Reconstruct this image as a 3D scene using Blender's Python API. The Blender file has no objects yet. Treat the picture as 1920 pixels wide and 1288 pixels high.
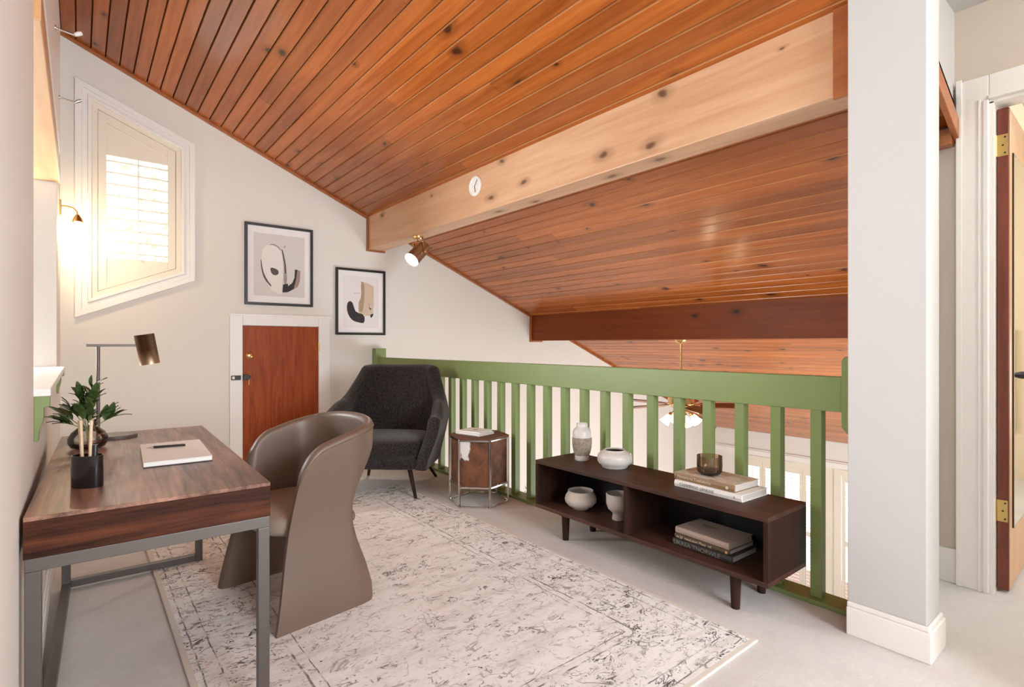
import bpy, bmesh, math, random
from mathutils import Vector, Matrix, Euler
random.seed(7)
PI = math.pi
scn = bpy.context.scene
C = scn.collection

# ------------------------------------------------------------------ camera
cam_d = bpy.data.cameras.new('camera')
cam_d.sensor_width = 36.0
cam_d.lens = 1002.0 / 1920.0 * 36.0
cam_d.shift_y = 2.0 / 1920.0
cam_d.clip_start = 0.02
cam = bpy.data.objects.new('camera', cam_d)
C.objects.link(cam)
cam.location = (0, 0, 1.2)
cam.rotation_euler = (PI / 2, 0, -math.radians(39))
scn.camera = cam

# ------------------------------------------------------------------ world, light, exposure
scn.view_settings.view_transform = 'Standard'
scn.view_settings.look = 'None'
scn.view_settings.gamma = 1.0
scn.view_settings.use_curve_mapping = False
scn.view_settings.exposure = 0.48
scn.cycles.use_denoising = True
scn.cycles.max_bounces = 10
scn.cycles.diffuse_bounces = 6
scn.cycles.sample_clamp_indirect = 6.0
w = bpy.data.worlds.new('overcast_sky')
scn.world = w
w.use_nodes = True
w.node_tree.nodes['Background'].inputs[0].default_value = (0.93, 0.97, 1.0, 1)
w.node_tree.nodes['Background'].inputs[1].default_value = 3.5


def area(name, loc, rot, sx, sy, power, col=(1, 1, 1)):
    d = bpy.data.lights.new(name, 'AREA')
    d.shape = 'RECTANGLE'; d.size = sx; d.size_y = sy
    d.energy = power; d.color = col
    o = bpy.data.objects.new(name, d); C.objects.link(o)
    o.location = loc; o.rotation_euler = rot
    return o


# added fill lamps at unseen openings cut to let their light in
area('rear_fill_light', (1.45, -2.75, 1.75), (PI / 2, 0, 0), 1.7, 1.7, 150, (0.89, 0.955, 1.0))  # added frontal fill from behind the viewer, through an invented opening
area('left_fill_light', (-0.40, -1.3, 1.95), (0, -PI / 2, 0), 1.5, 1.7, 12, (0.92, 0.97, 1.0))  # added fill from an unseen opening, brightens beam and post
area('bedroom_rear_fill', (5.0, -2.75, 1.6), (PI / 2, 0, 0), 1.4, 1.4, 25, (1.0, 0.96, 0.9))  # added lamp to brighten the room past the door
area('lower_room_fill', (6.4, 0.80, -1.4), (PI / 2, 0, 0), 3.0, 1.6, 115, (0.93, 0.98, 1.0))  # added fill for the room below, no known window there
area('stair_fill_light', (-1.68, 5.33, 1.5), (0, -PI / 2, -0.5), 1.4, 0.8, 150, (0.93, 0.97, 1.0))  # added lamp, set to throw light through the opening onto the beam


def point(name, loc, power, col=(1, 0.8, 0.55), r=0.03):
    d = bpy.data.lights.new(name, 'POINT')
    d.energy = power; d.color = col; d.shadow_soft_size = r
    o = bpy.data.objects.new(name, d); C.objects.link(o); o.location = loc
    return o


# ------------------------------------------------------------------ materials
MATS = {}


class NT:
    def __init__(s, name):
        s.m = bpy.data.materials.new(name); s.m.use_nodes = True
        s.t = s.m.node_tree; s.n = s.t.nodes; s.l = s.t.links
        s.b = s.n['Principled BSDF']; s.out = s.n['Material Output']

    def node(s, typ, **kw):
        nd = s.n.new(typ)
        for k, v in kw.items():
            if k.startswith('i_'):
                key = k[2:]
                nd.inputs[int(key) if key.isdigit() else key].default_value = v
            else:
                setattr(nd, k, v)
        return nd

    def link(s, a, b):
        s.l.new(a, b)

    def math(s, op, a, b=None, c=None):
        nd = s.n.new('ShaderNodeMath'); nd.operation = op
        for i, v in enumerate((a, b, c)):
            if v is None: continue
            if isinstance(v, (int, float)): nd.inputs[i].default_value = v
            else: s.l.new(v, nd.inputs[i])
        return nd.outputs[0]

    def mix(s, f, a, b):
        nd = s.n.new('ShaderNodeMix'); nd.data_type = 'RGBA'
        for sock, v in ((nd.inputs[0], f), (nd.inputs[6], a), (nd.inputs[7], b)):
            if isinstance(v, (int, float)): sock.default_value = v
            elif isinstance(v, tuple): sock.default_value = (*v[:3], 1)
            else: s.l.new(v, sock)
        return nd.outputs[2]

    def ramp(s, f, stops):
        nd = s.n.new('ShaderNodeValToRGB')
        el = nd.color_ramp.elements
        while len(el) < len(stops): el.new(0.5)
        for e, (p, c) in zip(el, stops):
            e.position = p; e.color = (*c, 1) if len(c) == 3 else c
        s.l.new(f, nd.inputs[0])
        return nd.outputs[0]

    def coords(s, scale=(1, 1, 1), rnd=True, kind='Object'):
        tc = s.n.new('ShaderNodeTexCoord')
        mp = s.n.new('ShaderNodeMapping'); mp.inputs[3].default_value = scale
        if rnd:
            oi = s.n.new('ShaderNodeObjectInfo')
            ml = s.n.new('ShaderNodeVectorMath'); ml.operation = 'SCALE'
            cb = s.n.new('ShaderNodeCombineXYZ')
            cb.inputs[0].default_value = 37.1; cb.inputs[1].default_value = 91.7; cb.inputs[2].default_value = 53.3
            s.l.new(cb.outputs[0], ml.inputs[0]); s.l.new(oi.outputs['Random'], ml.inputs['Scale'])
            ad = s.n.new('ShaderNodeVectorMath'); ad.operation = 'ADD'
            s.l.new(tc.outputs[kind], ad.inputs[0]); s.l.new(ml.outputs[0], ad.inputs[1])
            s.l.new(ad.outputs[0], mp.inputs[0])
        else:
            s.l.new(tc.outputs[kind], mp.inputs[0])
        return mp.outputs[0]

    def noise(s, v, scale=5, detail=4, rough=0.55, dist=0.0):
        nd = s.n.new('ShaderNodeTexNoise')
        nd.inputs['Scale'].default_value = scale; nd.inputs['Detail'].default_value = detail
        nd.inputs['Roughness'].default_value = rough; nd.inputs['Distortion'].default_value = dist
        s.l.new(v, nd.inputs['Vector'])
        return nd.outputs[0]

    def bump(s, h, strength=0.2, dist=0.01):
        nd = s.n.new('ShaderNodeBump')
        nd.inputs['Strength'].default_value = strength; nd.inputs['Distance'].default_value = dist
        s.l.new(h, nd.inputs['Height']); s.l.new(nd.outputs[0], s.b.inputs['Normal'])

    def set(s, col=None, rough=None, metal=None, spec=None):
        if col is not None:
            if isinstance(col, tuple): s.b.inputs['Base Color'].default_value = (*col, 1)
            else: s.l.new(col, s.b.inputs['Base Color'])
        if rough is not None:
            if isinstance(rough, (int, float)): s.b.inputs['Roughness'].default_value = rough
            else: s.l.new(rough, s.b.inputs['Roughness'])
        if metal is not None: s.b.inputs['Metallic'].default_value = metal
        if spec is not None: s.b.inputs['Specular IOR Level'].default_value = spec
        return s


def plain(name, col, rough=0.5, metal=0.0, vary=0.06, scale=8, bump=0.0, bscale=60, spec=None):
    t = NT(name)
    v = t.coords(rnd=False)
    n = t.noise(v, scale, 3)
    a = tuple(min(1, c * (1 + vary)) for c in col); b = tuple(c * (1 - vary) for c in col)
    t.set(t.mix(n, b, a), rough, metal, spec)
    if bump:
        t.bump(t.noise(v, bscale, 4), bump, 0.004)
    MATS[name] = t.m
    return t.m


def emit(name, col, strength):
    t = NT(name)
    t.set(col, 0.5)
    t.b.inputs['Emission Color'].default_value = (*col, 1)
    t.b.inputs['Emission Strength'].default_value = strength
    MATS[name] = t.m
    return t.m


def wood(name, dark, light, axis=1, freq=22, stretch=0.06, rough=0.38, knots=0.0, knotcol=(0.05, 0.02, 0.008),
         tone=0.25, contrast=(0.3, 0.7), bump=0.05, dist=0.6, knot_scale=4.2, spec=0.5):
    """grain runs along the object's own axis"""
    t = NT(name)
    sc = [1.0, 1.0, 1.0]; sc[axis] = stretch
    v = t.coords(tuple(sc))
    n1 = t.noise(v, freq, 5, 0.6, dist)
    n2 = t.noise(v, freq * 4.5, 3, 0.6, 0.2)
    f = t.math('ADD', t.math('MULTIPLY', n1, 0.75), t.math('MULTIPLY', n2, 0.25))
    col = t.ramp(f, [(contrast[0], dark), (contrast[1], light)])
    oi = t.n.new('ShaderNodeObjectInfo')
    mult = t.math('MULTIPLY_ADD', oi.outputs['Random'], 2 * tone, 1 - tone)
    hv = t.n.new('ShaderNodeHueSaturation')
    t.link(mult, hv.inputs['Value']); t.link(col, hv.inputs['Color'])
    col = hv.outputs[0]
    if knots > 0:
        sk = [1.0, 1.0, 1.0]; sk[axis] = 0.55
        vk = t.coords(tuple(sk))
        wn = t.n.new('ShaderNodeTexNoise'); wn.inputs['Scale'].default_value = 9; wn.inputs['Detail'].default_value = 2
        t.link(vk, wn.inputs['Vector'])
        wa = t.n.new('ShaderNodeVectorMath'); wa.operation = 'MULTIPLY_ADD'
        t.link(wn.outputs['Color'], wa.inputs[0]); wa.inputs[1].default_value = (0.05,) * 3
        t.link(vk, wa.inputs[2])
        sk_ = t.n.new('ShaderNodeSeparateXYZ'); t.link(wa.outputs[0], sk_.inputs[0])
        ck_ = t.n.new('ShaderNodeCombineXYZ')
        t.link(t.math('ADD', sk_.outputs[0], sk_.outputs[2]), ck_.inputs[0]); t.link(sk_.outputs[1], ck_.inputs[1])
        vo = t.n.new('ShaderNodeTexVoronoi'); vo.voronoi_dimensions = '2D'; vo.inputs['Scale'].default_value = knot_scale
        t.link(ck_.outputs[0], vo.inputs['Vector'])
        sp = t.n.new('ShaderNodeSeparateColor'); t.link(vo.outputs['Color'], sp.inputs[0])
        has = t.math('LESS_THAN', sp.outputs[0], knots)
        size = t.math('MULTIPLY_ADD', sp.outputs[1], 0.09, 0.035)
        rel = t.math('DIVIDE', vo.outputs['Distance'], size)
        core = t.math('MULTIPLY', has, t.ramp(rel, [(0.45, (1, 1, 1)), (1.0, (0, 0, 0))]))
        halo = t.math('MULTIPLY', has, t.ramp(t.math('MULTIPLY', rel, 0.4), [(0.2, (1, 1, 1)), (1.0, (0, 0, 0))]))
        col = t.mix(t.math('MULTIPLY', halo, 0.62), col, tuple(c * 0.45 for c in dark))
        col = t.mix(t.math('MULTIPLY', core, 0.9), col, knotcol)
    t.set(col, rough, spec=spec)
    if bump: t.bump(f, bump, 0.003)
    MATS[name] = t.m
    return t.m


wall_m = plain('wall_paint', (0.765, 0.735, 0.685), 0.7, vary=0.015, scale=2, bump=0.03, bscale=180)
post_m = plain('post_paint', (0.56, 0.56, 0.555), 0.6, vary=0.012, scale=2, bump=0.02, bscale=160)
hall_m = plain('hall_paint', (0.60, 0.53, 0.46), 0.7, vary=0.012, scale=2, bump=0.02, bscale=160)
white_m = plain('white_trim_paint', (0.84, 0.82, 0.79), 0.38, vary=0.015, scale=4)
cream_m = plain('cream_shutter_paint', (0.80, 0.74, 0.63), 0.42, vary=0.02, scale=4)
green_m = plain('green_paint', (0.200, 0.270, 0.090), 0.42, vary=0.05, scale=6, bump=0.03, bscale=90)
board_m = wood('pine_boards', (0.28, 0.066, 0.011), (0.53, 0.16, 0.033), 1, 16, 0.05, 0.20, knots=0.33, tone=0.20)
beam_m = wood('pine_beam', (0.55, 0.29, 0.145), (0.74, 0.48, 0.30), 1, 9, 0.07, 0.36, knots=0.34, tone=0.02,
              knotcol=(0.13, 0.055, 0.025), knot_scale=4.6)
beam2_m = wood('stained_beam', (0.17, 0.034, 0.005), (0.27, 0.062, 0.010), 1, 9, 0.07, 0.45, knots=0.42, tone=0.02, spec=0.2,
               knotcol=(0.03, 0.012, 0.006), knot_scale=3.0)
trimwood_m = wood('pine_trim', (0.27, 0.08, 0.022), (0.42, 0.15, 0.05), 1, 14, 0.06, 0.35, tone=0.12)
headwood_m = wood('pale_pine', (0.50, 0.24, 0.10), (0.72, 0.42, 0.21), 1, 10, 0.07, 0.35, knots=0.2, tone=0.08,
                  knotcol=(0.2, 0.08, 0.03))
lit_edge_m = wood('pine_board_lit_edge', (0.44, 0.16, 0.05), (0.74, 0.36, 0.15), 1, 16, 0.05, 0.25, tone=0.15)  # paler edge colour stands in for side light catching the board seams
gap_m = plain('dark_groove', (0.06, 0.02, 0.007), 0.8)
door_m = wood('cherry_veneer', (0.20, 0.028, 0.004), (0.40, 0.085, 0.015), 2, 14, 0.10, 0.42, tone=0.05, dist=1.8, spec=0.2)
hdoor_m = wood('mahogany_door', (0.10, 0.022, 0.012), (0.22, 0.055, 0.028), 2, 16, 0.08, 0.3, tone=0.05)
hface_m = wood('maple_face', (0.50, 0.28, 0.14), (0.62, 0.38, 0.21), 2, 12, 0.08, 0.4, tone=0.03)
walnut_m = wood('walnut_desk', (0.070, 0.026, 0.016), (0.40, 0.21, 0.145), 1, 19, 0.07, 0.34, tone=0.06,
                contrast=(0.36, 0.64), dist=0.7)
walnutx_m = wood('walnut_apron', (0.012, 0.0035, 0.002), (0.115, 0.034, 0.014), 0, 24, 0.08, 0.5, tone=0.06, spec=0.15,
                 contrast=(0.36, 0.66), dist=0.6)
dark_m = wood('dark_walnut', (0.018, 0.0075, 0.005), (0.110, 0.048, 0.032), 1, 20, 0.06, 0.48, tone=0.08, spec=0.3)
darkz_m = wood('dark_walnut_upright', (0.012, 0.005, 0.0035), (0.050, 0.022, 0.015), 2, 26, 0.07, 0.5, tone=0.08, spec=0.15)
blade_m = wood('fan_blade_wood', (0.12, 0.04, 0.015), (0.24, 0.09, 0.035), 0, 14, 0.06, 0.35, tone=0.05)
stick_m = wood('pale_stick', (0.55, 0.40, 0.25), (0.72, 0.57, 0.39), 2, 40, 0.08, 0.5, tone=0.06)
steel_m = plain('satin_steel', (0.15, 0.135, 0.128), 0.38, 0.8, vary=0.04, scale=20)
chrome_m = plain('chrome', (0.62, 0.60, 0.57), 0.2, 1.0, vary=0.02)
brass_m = plain('brass', (0.72, 0.47, 0.20), 0.24, 1.0, vary=0.05)
bronze_m = plain('brushed_bronze', (0.46, 0.32, 0.21), 0.38, 1.0, vary=0.08, scale=30)
lamp_m = plain('lamp_grey_metal', (0.13, 0.105, 0.09), 0.45, 0.3, vary=0.05)
black_m = plain('black_paint', (0.012, 0.011, 0.011), 0.4, vary=0.1)
cup_m = plain('black_gloss', (0.012, 0.009, 0.008), 0.16, vary=0.1)
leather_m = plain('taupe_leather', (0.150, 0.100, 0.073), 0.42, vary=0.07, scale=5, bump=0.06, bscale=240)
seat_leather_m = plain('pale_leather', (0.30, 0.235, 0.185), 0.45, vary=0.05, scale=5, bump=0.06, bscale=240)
paper_m = plain('white_paper', (0.82, 0.81, 0.79), 0.6, vary=0.01)
page_m = plain('page_edges', (0.55, 0.51, 0.48), 0.7, vary=0.08, scale=90)
mat_m = plain('picture_mount', (0.84, 0.82, 0.82), 0.6, vary=0.01)
print_m = plain('print_grey', (0.66, 0.63, 0.60), 0.6, vary=0.06, scale=5)
print2_m = plain('print_white', (0.77, 0.75, 0.74), 0.6, vary=0.03, scale=5)
ink_m = plain('ink_black', (0.016, 0.013, 0.013), 0.6, vary=0.2)
ink2_m = plain('ink_grey', (0.34, 0.30, 0.27), 0.6, vary=0.25, scale=12)
ink3_m = plain('ink_brown', (0.09, 0.065, 0.055), 0.6, vary=0.2, scale=14)
ink4_m = plain('ink_taupe', (0.33, 0.24, 0.20), 0.6, vary=0.2, scale=14)
tan_m = plain('ink_tan', (0.62, 0.50, 0.38), 0.6, vary=0.12, scale=9)
tan2_m = plain('ink_dark_tan', (0.40, 0.28, 0.19), 0.6, vary=0.15, scale=9)
pale_ink_m = plain('ink_pale', (0.78, 0.755, 0.72), 0.6, vary=0.04, scale=8)
ceramic_m = plain('pale_ceramic', (0.62, 0.59, 0.565), 0.34, vary=0.05, scale=14)
stone_m = plain('sand_ceramic', (0.52, 0.46, 0.405), 0.6, vary=0.08, scale=18, bump=0.05)
rough_m = plain('pitted_glaze', (0.30, 0.25, 0.195), 0.8, vary=0.75, scale=80, bump=1.0, bscale=130)
inside_m = plain('dark_inside', (0.10, 0.075, 0.06), 0.8)
leaf_m = plain('leaf_green', (0.055, 0.100, 0.026), 0.38, vary=0.35, scale=14)
stem_m = plain('stem_green', (0.20, 0.24, 0.08), 0.5)
plant_m = plain('dried_plant', (0.16, 0.09, 0.045), 0.7, vary=0.3, scale=20)
tree_m = plain('tree_leaves', (0.42, 0.60, 0.33), 0.6, vary=0.35, scale=2)
bark_m = plain('bark', (0.20, 0.14, 0.10), 0.8, vary=0.2)
deck_m = wood('deck_boards', (0.13, 0.045, 0.02), (0.22, 0.085, 0.04), 1, 8, 0.1, 0.6, tone=0.05)
bulb_m = emit('bulb_glow', (1.0, 0.86, 0.62), 9.0)
lens_m = emit('lens_glow', (1.0, 0.95, 0.86), 7.0)
shade_m = emit('fan_shade_glow', (1.0, 0.80, 0.52), 3.2)
dome_m = emit('dome_glow', (1.0, 0.95, 0.88), 3.0)
lampglow_m = emit('desk_lamp_glow', (1.0, 0.95, 0.9), 1.6)
hinge_m = plain('hinge_brass', (0.62, 0.45, 0.16), 0.35, 0.9, vary=0.06)
spine_tan_m = plain('spine_tan', (0.27, 0.165, 0.075), 0.5, vary=0.08, scale=30)
cloth_m = plain('book_cloth_pale', (0.44, 0.35, 0.30), 0.7, vary=0.06, scale=40)
spine_dark_m = plain('spine_dark', (0.09, 0.060, 0.035), 0.5, vary=0.3, scale=40)
spine_black_m = plain('spine_black', (0.045, 0.045, 0.042), 0.5, vary=0.3, scale=50)
gold_m = plain('gilt_letters', (0.60, 0.42, 0.20), 0.4, 0.2)
letter_pale_m = plain('pale_letters', (0.70, 0.60, 0.45), 0.5)
letter_grey_m = plain('grey_letters', (0.26, 0.24, 0.23), 0.5)
bedroom_m = plain('bedroom_cream', (0.76, 0.66, 0.50), 0.6, vary=0.02, scale=2)


def carpet():
    t = NT('carpet'); v = t.coords(rnd=False)
    big = t.noise(v, 2.2, 3); fine = t.noise(v, 190, 3, 0.7); mid = t.noise(v, 28, 4, 0.6)
    f = t.math('ADD', t.math('MULTIPLY', big, 0.5), t.math('ADD', t.math('MULTIPLY', fine, 0.25), t.math('MULTIPLY', mid, 0.25)))
    t.set(t.ramp(f, [(0.3, (0.58, 0.56, 0.55)), (0.7, (0.74, 0.72, 0.71))]), 0.95, spec=0.1)
    t.bump(t.math('ADD', fine, mid), 0.5, 0.006)
    return t.m


def rug():
    t = NT('distressed_rug')
    tc = t.n.new('ShaderNodeTexCoord')
    sx = t.n.new('ShaderNodeSeparateXYZ'); t.link(tc.outputs['Object'], sx.inputs[0])
    ex = t.math('SUBTRACT', 0.915, t.math('ABSOLUTE', sx.outputs[0]))
    ey = t.math('SUBTRACT', 1.55, t.math('ABSOLUTE', sx.outputs[1]))
    e = t.math('MINIMUM', ex, ey)
    v = t.coords(rnd=False)
    wob = t.noise(v, 14, 3)
    ew = t.math('ADD', e, t.math('MULTIPLY', t.math('SUBTRACT', wob, 0.5), 0.012))

    def line(p, wd):
        return t.math('LESS_THAN', t.math('ABSOLUTE', t.math('SUBTRACT', ew, p)), wd)
    worn = t.noise(v, 5.5, 4, 0.6)
    wm = t.ramp(worn, [(0.40, (0, 0, 0)), (0.58, (1, 1, 1))])
    lines = t.math('MAXIMUM', line(0.045, 0.003), t.math('MAXIMUM', line(0.105, 0.003), t.math('MAXIMUM', line(0.335, 0.004), line(0.375, 0.0025))))
    lines = t.math('MULTIPLY', lines, t.ramp(t.noise(v, 16, 3), [(0.42, (0.1, 0.1, 0.1)), (0.55, (1, 1, 1))]))

    def scribble(scale, dist, wdt, mask_scale, lo, hi, sc=(1, 1, 1)):
        vv = t.coords(sc, rnd=False)
        n = t.noise(vv, scale, 2.0, 0.5, dist)
        band = t.ramp(t.math('ABSOLUTE', t.math('SUBTRACT', n, 0.5)), [(0.0, (1, 1, 1)), (wdt, (0, 0, 0))])
        mk = t.ramp(t.noise(vv, mask_scale, 3, 0.6), [(lo, (0, 0, 0)), (hi, (1, 1, 1))])
        return t.math('MULTIPLY', band, mk)
    border = t.math('LESS_THAN', e, 0.335)
    s1 = scribble(11, 1.8, 0.040, 15, 0.49, 0.56, (0.75, 1.2, 1))
    s2 = scribble(22, 2.4, 0.050, 24, 0.52, 0.58, (0.8, 1.3, 1))
    s3 = scribble(5.0, 1.4, 0.014, 12, 0.48, 0.56, (1, .8, 1))
    vo = t.n.new('ShaderNodeTexVoronoi'); vo.inputs['Scale'].default_value = 34
    t.link(v, vo.inputs['Vector'])
    dots = t.math('MULTIPLY', t.math('LESS_THAN', vo.outputs['Distance'], 0.17),
                  t.ramp(t.noise(v, 21, 2), [(0.56, (0, 0, 0)), (0.62, (1, 1, 1))]))
    scr = t.math('MAXIMUM', t.math('MAXIMUM', s1, t.math('MULTIPLY', s3, 0.8)), t.math('MAXIMUM', t.math('MULTIPLY', s2, t.math('MULTIPLY_ADD', border, 0.6, 0.35)), dots))
    scr = t.math('MULTIPLY', scr, t.math('MULTIPLY_ADD', border, 0.25, t.math('MULTIPLY_ADD', wm, 0.60, 0.32)))
    ink = t.math('MAXIMUM', t.math('MULTIPLY', lines, 0.75), scr)
    streak = t.noise(t.coords((0.6, 3.0, 1), rnd=False), 4, 6, 0.7)
    base = t.ramp(streak, [(0.34, (0.72, 0.69, 0.66)), (0.50, (0.85, 0.845, 0.84)), (0.70, (0.90, 0.90, 0.895))])
    smudge = t.math('MULTIPLY', t.ramp(t.noise(v, 9, 6, 0.8), [(0.54, (0, 0, 0)), (0.70, (1, 1, 1))]), 0.28)
    base = t.mix(smudge, base, (0.34, 0.30, 0.26))
    edge = t.math('LESS_THAN', e, 0.022)
    base = t.mix(edge, base, (0.70, 0.66, 0.60))
    col = t.mix(t.math('MULTIPLY', ink, t.math('SUBTRACT', 1, edge)), base, (0.055, 0.045, 0.04))
    t.set(col, 0.95, spec=0.1)
    t.bump(t.noise(v, 220, 3, 0.7), 0.35, 0.004)
    return t.m


def fabric():
    t = NT('charcoal_boucle'); v = t.coords(rnd=False)
    n = t.noise(v, 95, 3, 0.7); n2 = t.noise(v, 300, 2, 0.6)
    f = t.math('ADD', t.math('MULTIPLY', n, 0.6), t.math('MULTIPLY', n2, 0.4))
    t.set(t.ramp(f, [(0.40, (0.004, 0.003, 0.003)), (0.60, (0.048, 0.039, 0.036))]), 0.95, spec=0.15)
    t.b.inputs['Sheen Weight'].default_value = 0.15
    t.bump(f, 0.6, 0.006)
    return t.m


def cowhide():
    t = NT('cowhide'); v = t.coords((1, 1, 0.85), rnd=False)
    n = t.noise(v, 3.8, 5, 0.55, 0.5)
    n2 = t.noise(v, 11, 4, 0.6)
    brown = t.ramp(n2, [(0.3, (0.045, 0.014, 0.007)), (0.7, (0.20, 0.070, 0.026))])
    f = t.ramp(n, [(0.585, (0, 0, 0)), (0.610, (1, 1, 1))])
    t.set(t.mix(f, brown, (0.74, 0.71, 0.68)), 0.7)
    t.bump(t.noise(t.coords((1, 1, 0.15), rnd=False), 240, 2), 0.4, 0.004)
    return t.m


def glass(name, col, tint=0.85, rough=0.03):
    t = NT(name)
    tr = t.n.new('ShaderNodeBsdfTransparent'); tr.inputs[0].default_value = (*col, 1)
    gl = t.n.new('ShaderNodeBsdfGlossy'); gl.inputs['Roughness'].default_value = rough
    fr = t.n.new('ShaderNodeFresnel'); fr.inputs[0].default_value = 1.45
    mx = t.n.new('ShaderNodeMixShader')
    t.link(t.math('MULTIPLY_ADD', fr.outputs[0], 0.9, 0.02), mx.inputs[0])
    t.link(tr.outputs[0], mx.inputs[1]); t.link(gl.outputs[0], mx.inputs[2])
    t.link(mx.outputs[0], t.out.inputs[0])
    return t.m


def bookcover():
    t = NT('printed_cover'); v = t.coords(rnd=False)
    n = t.noise(v, 9, 4, 0.6, 0.6)
    t.set(t.ramp(n, [(0.34, (0.10, 0.06, 0.04)), (0.42, (0.47, 0.36, 0.24)), (0.5, (0.66, 0.62, 0.56)), (0.62, (0.52, 0.42, 0.30)), (0.75, (0.30, 0.20, 0.12))]), 0.4)
    return t.m


def mirror():
    t = NT('mirror_glass'); t.set((0.9, 0.9, 0.88), 0.02, 1.0)
    return t.m


carpet_m = carpet(); rug_m = rug(); fabric_m = fabric(); hide_m = cowhide()
pane_m = glass('window_glass', (0.97, 0.98, 0.98))
smoke_m = glass('smoked_glass', (0.84, 0.73, 0.64))
vase_m = glass('grey_glass', (0.965, 0.95, 0.94))
water_m = glass('vase_water', (0.86, 0.80, 0.77))
cover_m = bookcover(); mirror_m = mirror()


# ------------------------------------------------------------------ mesh helpers
class MB:
    def __init__(s): s.bm = bmesh.new()

    def box(s, x0, y0, z0, x1, y1, z1, M=None):
        vs = [s.bm.verts.new(Vector(p)) for p in ((x0, y0, z0), (x1, y0, z0), (x1, y1, z0), (x0, y1, z0), (x0, y0, z1), (x1, y0, z1), (x1, y1, z1), (x0, y1, z1))]
        if M is not None:
            for v in vs: v.co = M @ v.co
        for f in ((0, 3, 2, 1), (4, 5, 6, 7), (0, 1, 5, 4), (1, 2, 6, 5), (2, 3, 7, 6), (3, 0, 4, 7)):
            s.bm.faces.new([vs[i] for i in f])
        return s

    def prism(s, poly, axis, a0, a1):
        """poly: 2D points in the other two axes (in xyz order)"""
        def mk(p, a):
            return {0: (a, p[0], p[1]), 1: (p[0], a, p[1]), 2: (p[0], p[1], a)}[axis]
        A = [s.bm.verts.new(mk(p, a0)) for p in poly]; B = [s.bm.verts.new(mk(p, a1)) for p in poly]
        n = len(poly)
        s.bm.faces.new(A); s.bm.faces.new(B[::-1])
        for i in range(n):
            s.bm.faces.new([A[i], B[i], B[(i + 1) % n], A[(i + 1) % n]])
        return s

    def cyl(s, p0, p1, r0, r1=None, seg=20, caps=True, ex=(1, 1)):
        r1 = r0 if r1 is None else r1
        p0 = Vector(p0); p1 = Vector(p1); d = (p1 - p0).normalized()
        a = d.orthogonal().normalized() if abs(d.z) < 0.999 else Vector((1, 0, 0)); b = d.cross(a)
        R = []
        for p, r in ((p0, r0), (p1, r1)):
            R.append([s.bm.verts.new(p + (a * math.cos(2 * PI * i / seg) * ex[0] + b * math.sin(2 * PI * i / seg) * ex[1]) * r) for i in range(seg)])
        for i in range(seg):
            s.bm.faces.new([R[0][i], R[0][(i + 1) % seg], R[1][(i + 1) % seg], R[1][i]])
        if caps:
            s.bm.faces.new(R[0][::-1]); s.bm.faces.new(R[1])
        return s

    def lathe(s, prof, seg=36, c=(0, 0, 0), M=None, ex=(1, 1)):
        rings = []
        for r, z in prof:
            if r < 1e-5:
                rings.append([s.bm.verts.new((c[0], c[1], c[2] + z))])
            else:
                rings.append([s.bm.verts.new((c[0] + ex[0] * r * math.cos(2 * PI * i / seg), c[1] + ex[1] * r * math.sin(2 * PI * i / seg), c[2] + z)) for i in range(seg)])
        for a, b in zip(rings, rings[1:]):
            for i in range(seg):
                j = (i + 1) % seg
                if len(a) == 1 and len(b) == 1: continue
                if len(a) == 1: s.bm.faces.new([a[0], b[j], b[i]])
                elif len(b) == 1: s.bm.faces.new([a[i], a[j], b[0]])
                else: s.bm.faces.new([a[i], a[j], b[j], b[i]])
        if M is not None:
            for r in rings:
                for v in r: v.co = M @ v.co
        return s

    def tube(s, pts, r, seg=8):
        pts = [Vector(p) for p in pts]; rings = []
        for i, p in enumerate(pts):
            d = (pts[min(i + 1, len(pts) - 1)] - pts[max(i - 1, 0)]).normalized()
            up = Vector((0, 0, 1)) if abs(d.z) < 0.95 else Vector((1, 0, 0))
            a = d.cross(up).normalized(); b = d.cross(a)
            rr = r[i] if isinstance(r, (list, tuple)) else r
            rings.append([s.bm.verts.new(p + (a * math.cos(2 * PI * k / seg) + b * math.sin(2 * PI * k / seg)) * rr) for k in range(seg)])
        for a, b in zip(rings, rings[1:]):
            for k in range(seg):
                s.bm.faces.new([a[k], a[(k + 1) % seg], b[(k + 1) % seg], b[k]])
        s.bm.faces.new(rings[0][::-1]); s.bm.faces.new(rings[-1])
        return s

    def grid(s, rows, close_u=False, caps=False):
        """rows: list of lists of points; each row is a closed ring when close_u"""
        V = [[s.bm.verts.new(p) for p in r] for r in rows]
        n = len(V[0])
        for a, b in zip(V, V[1:]):
            for i in range(n if close_u else n - 1):
                j = (i + 1) % n
                s.bm.faces.new([a[i], a[j], b[j], b[i]])
        if caps:
            s.bm.faces.new(V[0][::-1]); s.bm.faces.new(V[-1])
        return s

    def ell(s, c, r, seg=24, rings=14, M=None, power=2.0):
        """superellipsoid"""
        def sp(v, p): return math.copysign(abs(v) ** (2 / p), v)
        rows = []
        for i in range(rings + 1):
            th = -PI / 2 + PI * i / rings
            row = []
            for k in range(seg):
                ph = 2 * PI * k / seg
                p = Vector((r[0] * sp(math.cos(th), power) * sp(math.cos(ph), power), r[1] * sp(math.cos(th), power) * sp(math.sin(ph), power), r[2] * sp(math.sin(th), power)))
                if M is not None: p = M @ p
                row.append(p + Vector(c))
            rows.append(row)
        s.grid(rows, True)
        return s

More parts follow.
